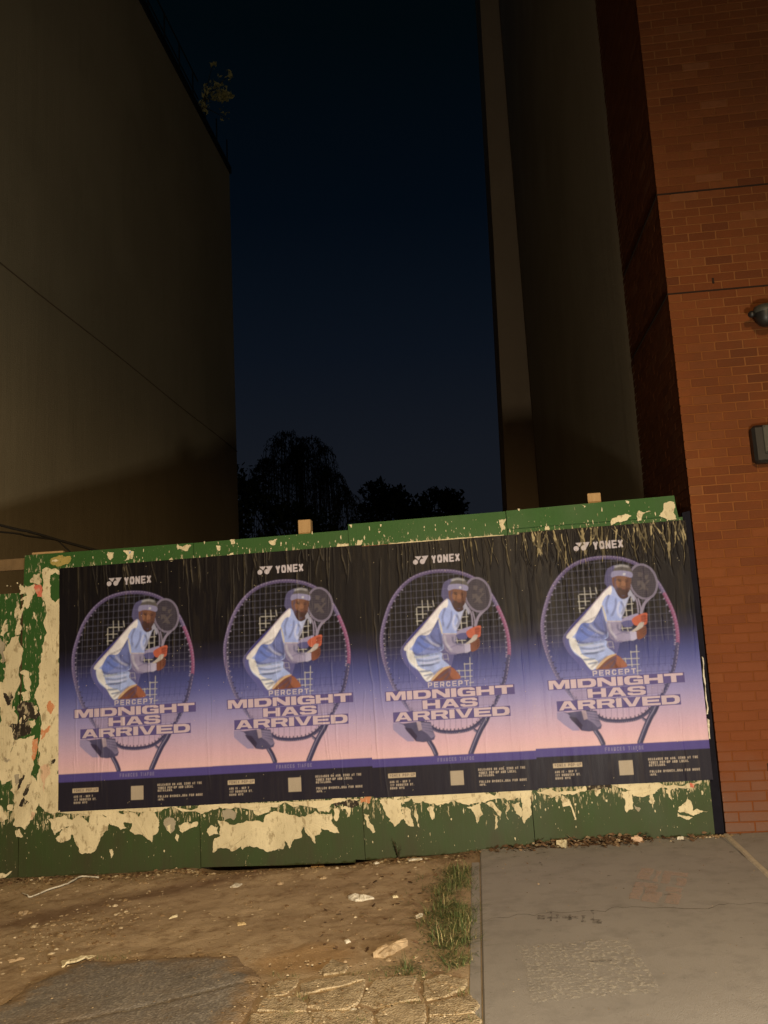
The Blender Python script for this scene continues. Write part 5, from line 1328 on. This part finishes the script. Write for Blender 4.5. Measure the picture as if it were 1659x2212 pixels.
tag(mb.build("gravel", M["gravel"]), "loose grit and pebbles scattered over the bare soil", "gravel", kind="stuff")

mb = MB()
def leaf_flake(x, y, z, s):
    n = 5; a0 = random.uniform(0, 6.28); tx, ty = random.gauss(0, .35), random.gauss(0, .35)
    P = [(s * random.uniform(.5, 1.2) * math.cos(a0 + 6.283 * k / n), s * random.uniform(.4, 1.0) * math.sin(a0 + 6.283 * k / n)) for k in range(n)]
    mb.add([(x + a_, y + b_, z + s * .3 + a_ * tx + b_ * ty) for a_, b_ in P], [tuple(range(n))])
for _ in range(900):
    x = random.choice((random.gauss(3.78, .16), random.gauss(4.05, .1), random.uniform(3.2, 4.75), random.uniform(3.4, 4.3))); d = abs(random.gauss(0, .055))
    leaf_flake(x, -.012 - d, G(x) + max(0, .045 - d * .5) * random.random() * (1 if 3.5 < x < 4.3 else .35), random.uniform(.006, .024))
for _ in range(700):
    x = random.uniform(-.6, 3.2); y = -.03 - abs(random.gauss(0, .12)); leaf_flake(x, y, on_soil(x, y) + .001, random.uniform(.004, .018))
for _ in range(120):
    x = random.uniform(2.2, 3.0); y = random.uniform(-2.0, -.5); leaf_flake(x, y, on_soil(x, y) + .001, random.uniform(.005, .02))
for _ in range(60):
    x = random.uniform(3.15, 4.7); y = random.uniform(-1.2, -.1); leaf_flake(x, y, G(x) + .001, random.uniform(.003, .008))
tag(mb.build("leaf_litter", M["litter"]), "dry brown leaf litter drifted along the foot of the hoarding", "leaf litter", kind="stuff")

# single pieces of litter and stone
def scrap_thing(name, P, m, label, cat, zf, th=.006, puff=.006, group=None):
    P = ragged(P, .10, 2)
    c = np.mean(P, 0); n = len(P)
    ar = sum(P[k - 1][0] * P[k][1] - P[k][0] * P[k - 1][1] for k in range(n))
    if ar < 0: P = P[::-1]
    v = [(x, y, zf(x, y) - .004) for x, y in P] + [(x, y, zf(x, y) + th * random.uniform(.4, 1.3)) for x, y in P]
    v += [(c[0] + (x - c[0]) * .5, c[1] + (y - c[1]) * .5, zf(x, y) + th + random.uniform(-.3, 1) * puff) for x, y in P] + [(c[0], c[1], zf(c[0], c[1]) + th + puff * .5)]
    f = []
    for k in range(2):
        for i in range(n): f.append((k * n + i, k * n + (i + 1) % n, (k + 1) * n + (i + 1) % n, (k + 1) * n + i))
    f += [(2 * n + i, 2 * n + (i + 1) % n, 3 * n) for i in range(n)]
    return tag(mk(name, v, f, m), label, cat, group)
plain("pale wood", (.46, .36, .20), .85, .2, .3, 40, .002)
plain("pale stone", (.40, .31, .20), .9, .2, .35, 30, .004)
on_asph = lambda x, y: max(on_soil(x, y), float(asph_z(np.array(x), np.array(y))) if inside(np.array(x), np.array(y), AP) else -9)
on_pav = lambda x, y: G(x)
L = {k: mmp(v) for k, v in LIT.items()}
scrap_thing("crumpled_paper", L['crumple'], M["white"], "long crumpled white paper lying alone in the middle of the soil", "paper", on_soil, .012, .02)
scrap_thing("cardboard_scrap", L['card'], M["cream"], "long pale torn cardboard strip at the edge of the grey asphalt", "cardboard", on_asph, .006, .004)
scrap_thing("stone", L['slabrock'], M["pale stone"], "long flat tan stone beside the lower end of the grass", "stone", on_soil, .02, .016)
scrap_thing("wood_chip", L['chip1'], M["white"], "pale flat chip on the soil left of the grass strip", "chip", on_soil)
scrap_thing("wood_chip", L['chip2'], M["white"], "small rounded white chip above the broken concrete", "chip", on_soil, .008)
scrap_thing("wood_chip", L['chip3'], M["cream"], "thin pale chip right of the crumpled white paper", "chip", on_soil)
scrap_thing("wood_chip", L['chip4'], M["cream"], "bent pale chip on bare soil above the grey asphalt", "chip", on_soil)
scrap_thing("wood_chip", L['chip5'], M["pale wood"], "short straight pale stick chip on soil above the asphalt corner", "chip", on_soil)
scrap_thing("paper_strip", L['chip6'], M["white"], "flat white strip lying under the hoarding near the grass", "litter", lambda x, y: on_soil(x, y) + .006)
scrap_thing("wood_chip", L['chip7'], M["white"], "pale curled chip just below the second plywood panel", "chip", on_soil)
scrap_thing("stone", L['chip8'], M["pale stone"], "flat pale stone at the far left of the soil", "stone", on_soil, .012)
scrap_thing("wood_chip", L['chip9'], M["pale stone"], "long pale sliver among the stones at lower left", "chip", on_soil)
scrap_thing("folded_paper", [(3.66, -.10), (3.72, -.13), (3.735, -.085), (3.70, -.055)], M["cream"], "bright cream folded paper piece standing in the leaf litter", "paper", on_pav, .04, .01)
scrap_thing("stone", [(4.48, -.09), (4.52, -.10), (4.53, -.065), (4.49, -.06)], M["white"], "small white stone at the foot of the rightmost panel", "stone", on_pav, .014)
scrap_thing("wood_chip", [(4.17, -.07), (4.23, -.10), (4.25, -.085), (4.2, -.05)], M["pink"], "pinkish paper curl leaning on the rightmost panel foot", "paper", on_pav, .03)
for (x, y), s, lab in zip(mmp(GR["stone"]), (.035, .03, .02, .035, .022, .03, .025, .03), ("brown stone with pale cap below the second panel", "grey-tan stone near the foot of the second panel", "small stone by the sandy patch", "rounded tan stone by the long flat stone", "white pebble wedged in the broken concrete", "pale pebble at the asphalt and concrete edge", "pale stone at the left edge of the grass", "upright white stone by the third panel's foot")):
    mbq = MB(); pebble(mbq, 0, 0, 0, s); o = mbq.build("stone", M["pale stone"] if "white" not in lab else M["white"]); o.location = (x, y, on_asph(x, y) - .006); tag(o, lab, "stone")
mbq = MB(); P = smooth(L['stick'], 4, False)
mbq.tube([(x, y, on_soil(x, y) + .010 + .006 * math.sin(k * .35) ** 2) for k, (x, y) in enumerate(P)], [.003 + .003 * min(1, k / 8) for k in range(len(P))], 6)
tag(mbq.build("stick", M["white"], None, True), "thin pale bent stick lying at the foot of the leftmost panel", "stick")
# weed growing at the gap between panels
wd = empty("weed", (2.55, -.03, on_soil(2.55, -.03)))
tag(wd, "small dark weed growing against the third panel by the soil", "plant")
mbq = MB(); mbl = MB()
for k in range(5):
    az = random.uniform(0, 6.28); ln = random.uniform(.02, .05); h = random.uniform(.09, .19)
    pts = [(2.55 + ln * math.cos(az) * t, -.035 - abs(ln * math.sin(az)) * t, wd.location.z + h * t) for t in (0, .5, 1)]
    mbq.tube(pts, [.003, .0022, .001], 5)
    for t in np.linspace(.25, 1, 6):
        c0 = Vector(pts[0]).lerp(Vector(pts[2]), t); aa = random.uniform(0, 6.28); s = random.uniform(.012, .024)
        d = Vector((math.cos(aa), -abs(math.sin(aa)) * .5, random.uniform(-.2, .5))).normalized(); n = d.cross(Vector((0, 0, 1))).normalized() * s * .35
        mbl.add([c0, c0 + d * s * .5 + n, c0 + d * s, c0 + d * s * .5 - n], [(0, 1, 2, 3)])
mbq.build("stem", M["bark"], wd); mbl.build("foliage", M["leaf dark"], wd)

# ------------------------------------------------------------------ cables behind the hoarding on the left
def cable(key, label, r=.011):
    P = smooth([tuple(q) for q in mmp(WALL[key])], 5, False)
    mbq = MB(); mbq.tube([(x, 1.2, z) for x, z in P], r, 7)
    tag(mbq.build("cable", M["cable rubber"], None, True), label, "cable", "slack cables behind the hoarding")
cable('cableA', "upper thick slack black cable crossing the lower left wall", .013)
cable('cableB', "lower thinner black cable that meets the thick one at left", .009)
cable('cableC', "short black cable tail dropping behind the hoarding top at left", .007)

# ------------------------------------------------------------------ trees beyond the lot
def leaves(mb, c, r, n, s, fl=1.0):
    c = np.array(c); r = np.array(r)
    d = RNG.normal(size=(n, 3)); d /= np.linalg.norm(d, axis=1)[:, None]
    p_ = c + d * r * (RNG.random(n) ** .45)[:, None]
    for q_ in p_:
        a_ = Vector(RNG.normal(size=3)).normalized(); b_ = a_.cross(Vector(RNG.normal(size=3))).normalized(); w = s * random.uniform(.5, 1.3); q_ = Vector(q_)
        mb.add([q_ - a_ * w, q_ + b_ * w * .45, q_ + a_ * w, q_ - b_ * w * .45], [(0, 1, 2, 3)])
def tree(name, label, base, h, blobs, leaf_m, n, s, limbs):
    t = empty(name, base); tag(t, label, "tree", "trees at the back of the lot")
    mbq = MB(); b = Vector(base)
    mbq.tube([b, b + Vector((.1, 0, h * .35)), b + Vector((-.05, .1, h * .7))], [.20, .15, .07], 8); mbq.build("trunk", M["bark"], t)
    mbq = MB()
    for c, r in blobs:
        mbq.tube([b + Vector((0, 0, h * .3)), (b + Vector((0, 0, h * .5))).lerp(Vector(c), .5), Vector(c)], [.09, .05, .015], 6)
    mbq.build("limbs", M["bark"], t)
    mbl = MB()
    for c, r in blobs: leaves(mbl, c, r, max(60, int(n * r[0] * r[2])), s)
    mbl.build("crown", leaf_m, t)
    return t
def blobs_in(x0, x1, y, z0, z1, k, r, shape):
    o = []
    for _ in range(k * 20):
        x = random.uniform(x0, x1); z = random.uniform(z0, z1)
        if shape((x - x0) / (x1 - x0), (z - z0) / (z1 - z0)): o.append(((x, y + random.uniform(-1, 1), z), (r * random.uniform(.6, 1.3), r, r * random.uniform(.6, 1.2))))
        if len(o) >= k: break
    return o
tree("dense_tree", "tall dense dark tree hard against the left building's far corner", (-5.2, 20, -.2), 9,
     blobs_in(-6.8, -2.55, 20, 2.0, 9.4, 70, .62, lambda a_, b_: b_ < 1.05 - .75 * max(0, a_ - .5) / .5), M["leaf dark"], 520, .11, 8)
tree("dense_tree", "broad dark tree under the weeping strands, low above the hoarding", (-2.2, 22.5, -.2), 6.5,
     blobs_in(-4.4, -.6, 22.5, 2.2, 7.2, 60, .6, lambda a_, b_: b_ < 1.0 - .55 * a_ ** 2), M["leaf dark"], 480, .11, 8)
tree("bushy_tree", "low rounded dark tree crown, middle one above the hoarding", (.1, 28, -.2), 7.6,
     blobs_in(-1.9, 1.5, 28, 3.4, 7.85, 52, .6, lambda a_, b_: b_ < 1 - 1.6 * (a_ - .55) ** 2), M["leaf dark"], 640, .13, 8)
tree("bushy_tree", "low rounded dark tree crown at the right, sloping down to the wall", (2.1, 28.8, -.2), 7.4,
     blobs_in(.7, 3.7, 28.8, 3.2, 7.85, 54, .55, lambda a_, b_: b_ < 1 - 1.9 * (a_ - .42) ** 2 - .25 * max(0, a_ - .6)), M["leaf dark"], 680, .13, 8)
# weeping tree: hanging strands
wt = empty("weeping_tree", (-2.9, 24, -.2)); tag(wt, "weeping tree with drooping strands between the dark tree and the sky", "tree", "trees at the back of the lot")
mbq = MB(); mbq.tube([(-2.9, 24, -.2), (-2.8, 24, 4.0), (-2.7, 24, 8.2)], [.22, .17, .06], 8); mbq.build("trunk", M["bark"], wt)
mbl = MB(); mbb = MB()
for cx_, cz_, rad, hang, k in ((-3.2, 9.4, .75, 3.0, 60), (-2.3, 9.1, .7, 3.0, 56), (-2.75, 8.6, 1.0, 3.4, 60), (-1.75, 8.0, .75, 2.6, 52), (-1.2, 7.2, .55, 1.9, 36), (-3.9, 8.6, .6, 3, 40)):
    for _ in range(k):
        az = random.uniform(0, 6.28); rr = rad * math.sqrt(random.random())
        x0, y0 = cx_ + rr * .5 * math.cos(az), 24 + rr * .5 * math.sin(az); x1, y1 = cx_ + rr * 1.25 * math.cos(az), 24 + rr * math.sin(az)
        top = cz_ + .15 - .5 * (rr / rad) ** 2 + random.uniform(-.1, .1); hg = hang * random.uniform(.25, 1.15); top -= abs(random.gauss(0, .28))
        pts = [(x0, y0, top - .1), ((x0 + x1) / 2, (y0 + y1) / 2, top + .08), (x1, y1, top - .15), (x1 + .08 * math.cos(az), y1, top - hg * .5), (x1 + .1 * math.cos(az), y1, top - hg)]
        pts = smooth(pts, 5, False)
        mbb.tube(pts, .008, 3, False)
        for q_ in pts[3:]:
            for _k in range(3):
                a_ = Vector((random.gauss(0, .35), random.gauss(0, .35), -1)).normalized(); n_ = a_.cross(Vector(RNG.normal(size=3))).normalized(); w = random.uniform(.06, .12); c0 = Vector(q_) + Vector(RNG.normal(size=3) * .04)
                mbl.add([c0, c0 + a_ * w * .5 + n_ * w * .16, c0 + a_ * w, c0 + a_ * w * .5 - n_ * w * .16], [(0, 1, 2, 3)])
mbb.build("strands", M["bark"], wt); mbl.build("crown", M["leaf willow"], wt)
# plant on the left roof
rp = empty("roof_shrub", (-2.9, 13.2, 15.12)); tag(rp, "small leafy shrub overhanging the left building's roof edge", "shrub")
mbq = MB(); mbl = MB()
for tx, tz in ((-2.45, 16.35), (-2.05, 16.0), (-2.1, 15.35), (-2.45, 15.9), (-2.2, 15.5), (-2.15, 14.85), (-2.5, 15.3)):
    mbq.tube([(-2.9, 13.2, 15.14), (-2.75, 13.1, 15.5 if tz > 15.2 else 15.3), (tx, 13, tz)], [.02, .014, .005], 5)
for c, r, n in (((-2.2, 12.9, 15.40), (.30, .2, .12), 230), ((-2.35, 13, 15.75), (.25, .2, .3), 60), ((-2.05, 13, 16.0), (.1, .1, .16), 26), ((-2.45, 13, 16.35), (.12, .1, .12), 20), ((-2.6, 13, 15.6), (.15, .15, .25), 50), ((-2.74, 13.1, 15.28), (.16, .2, .16), 60), ((-2.2, 13, 14.95), (.16, .15, .2), 22)):
    leaves(mbl, c, r, n, .05)
mbq.build("stem", M["bark"], rp); mbl.build("foliage", M["leaf lit"], rp)

# ------------------------------------------------------------------ lamps of the street
def street_lamp(x, y, h):
    t = empty("street_lamp", (x, y, G(x) - .14)); tag(t, "tall street lamp on the far kerb behind the viewer", "street lamp")
    z0 = G(x) - .14
    mbq = MB(); mbq.lathe([(.16, 0), (.16, .35), (.11, .45), (.085, .6), (.06, h)], (x, y, z0), 14); mbq.build("pole", M["galvanised"], t, True)
    mbq = MB(); mbq.tube([(x, y, z0 + h - .1), (x, y + .5, z0 + h + .12), (x, y + 1.3, z0 + h + .15)], [.045, .04, .035], 10); mbq.build("arm", M["galvanised"], t, True)
    mbq = MB(); mbq.cbox(x - .16, x + .16, y + 1.2, y + 1.9, z0 + h + .10, z0 + h + .22, .03); mbq.build("head", M["galvanised"], t)
    mbq = MB(); mbq.cbox(x - .12, x + .12, y + 1.35, y + 1.85, z0 + h + .07, z0 + h + .099, .008); mbq.build("lens", M["lamp warm"], t)
    ld = bpy.data.lights.new("street_lamp_light", 'SPOT'); ld.energy = STREET_LAMP_WATTS; ld.color = (1.0, .70, .38); ld.shadow_soft_size = .12
    ld.spot_size = math.radians(89); ld.spot_blend = 1.0
    lo = bpy.data.objects.new("street_lamp_light", ld); col.objects.link(lo); lo.parent = t
    lo.matrix_parent_inverse = Matrix.Translation(-t.location)
    lo.location = (x, y + 1.6, z0 + h + .02)
    d = Vector((math.sin(math.radians(-15)) * math.cos(math.radians(-38)), math.cos(math.radians(-15)) * math.cos(math.radians(-38)), math.sin(math.radians(-38))))
    lo.rotation_euler = d.to_track_quat('-Z', 'Y').to_euler()
    return t
street_lamp(4.6, -12.2, 5.6)
def bollard(x, y):
    z0 = G(x)
    t = empty("bollard_light", (x, y, z0 - .15)); tag(t, "low wide lantern bollard in the gutter to the right of the viewer", "bollard")
    mbq = MB(); mbq.lathe([(.12, -.15), (.12, -.12), (.09, -.10), (.09, .34), (.15, .36), (.15, .375), (0, .38)], (x, y, z0), 18); mbq.build("shaft", M["black metal"], t, True)
    mbq = MB(); mbq.lathe([(0, .52), (.03, .53), (.04, .56), (.03, .59), (0, .60)], (x, y, z0), 12); mbq.build("lamp_core", M["lamp cool"], t, True)
    for k in range(3):
        w = .9 + 2.094 * k
        mbq = MB(); mbq.tube([(x + .14 * math.cos(w), y + .14 * math.sin(w), z0 + .37), (x + .14 * math.cos(w), y + .14 * math.sin(w), z0 + .785)], .005, 6); mbq.build("strut", M["black metal"], t)
    mbq = MB(); mbq.lathe([(0, .78), (.155, .78), (.155, .795), (.10, .83), (0, .85)], (x, y, z0), 18); mbq.build("cap", M["black metal"], t, True)
    ld = bpy.data.lights.new("bollard_light_source", 'POINT'); ld.energy = BOLLARD_WATTS; ld.color = (1.0, .90, .74); ld.shadow_soft_size = .12
    lo = bpy.data.objects.new("bollard_light_source", ld); col.objects.link(lo); lo.parent = t
    lo.matrix_parent_inverse = Matrix.Translation(-t.location); lo.location = (x, y, z0 + .56)
bollard(4.40, -5.75)
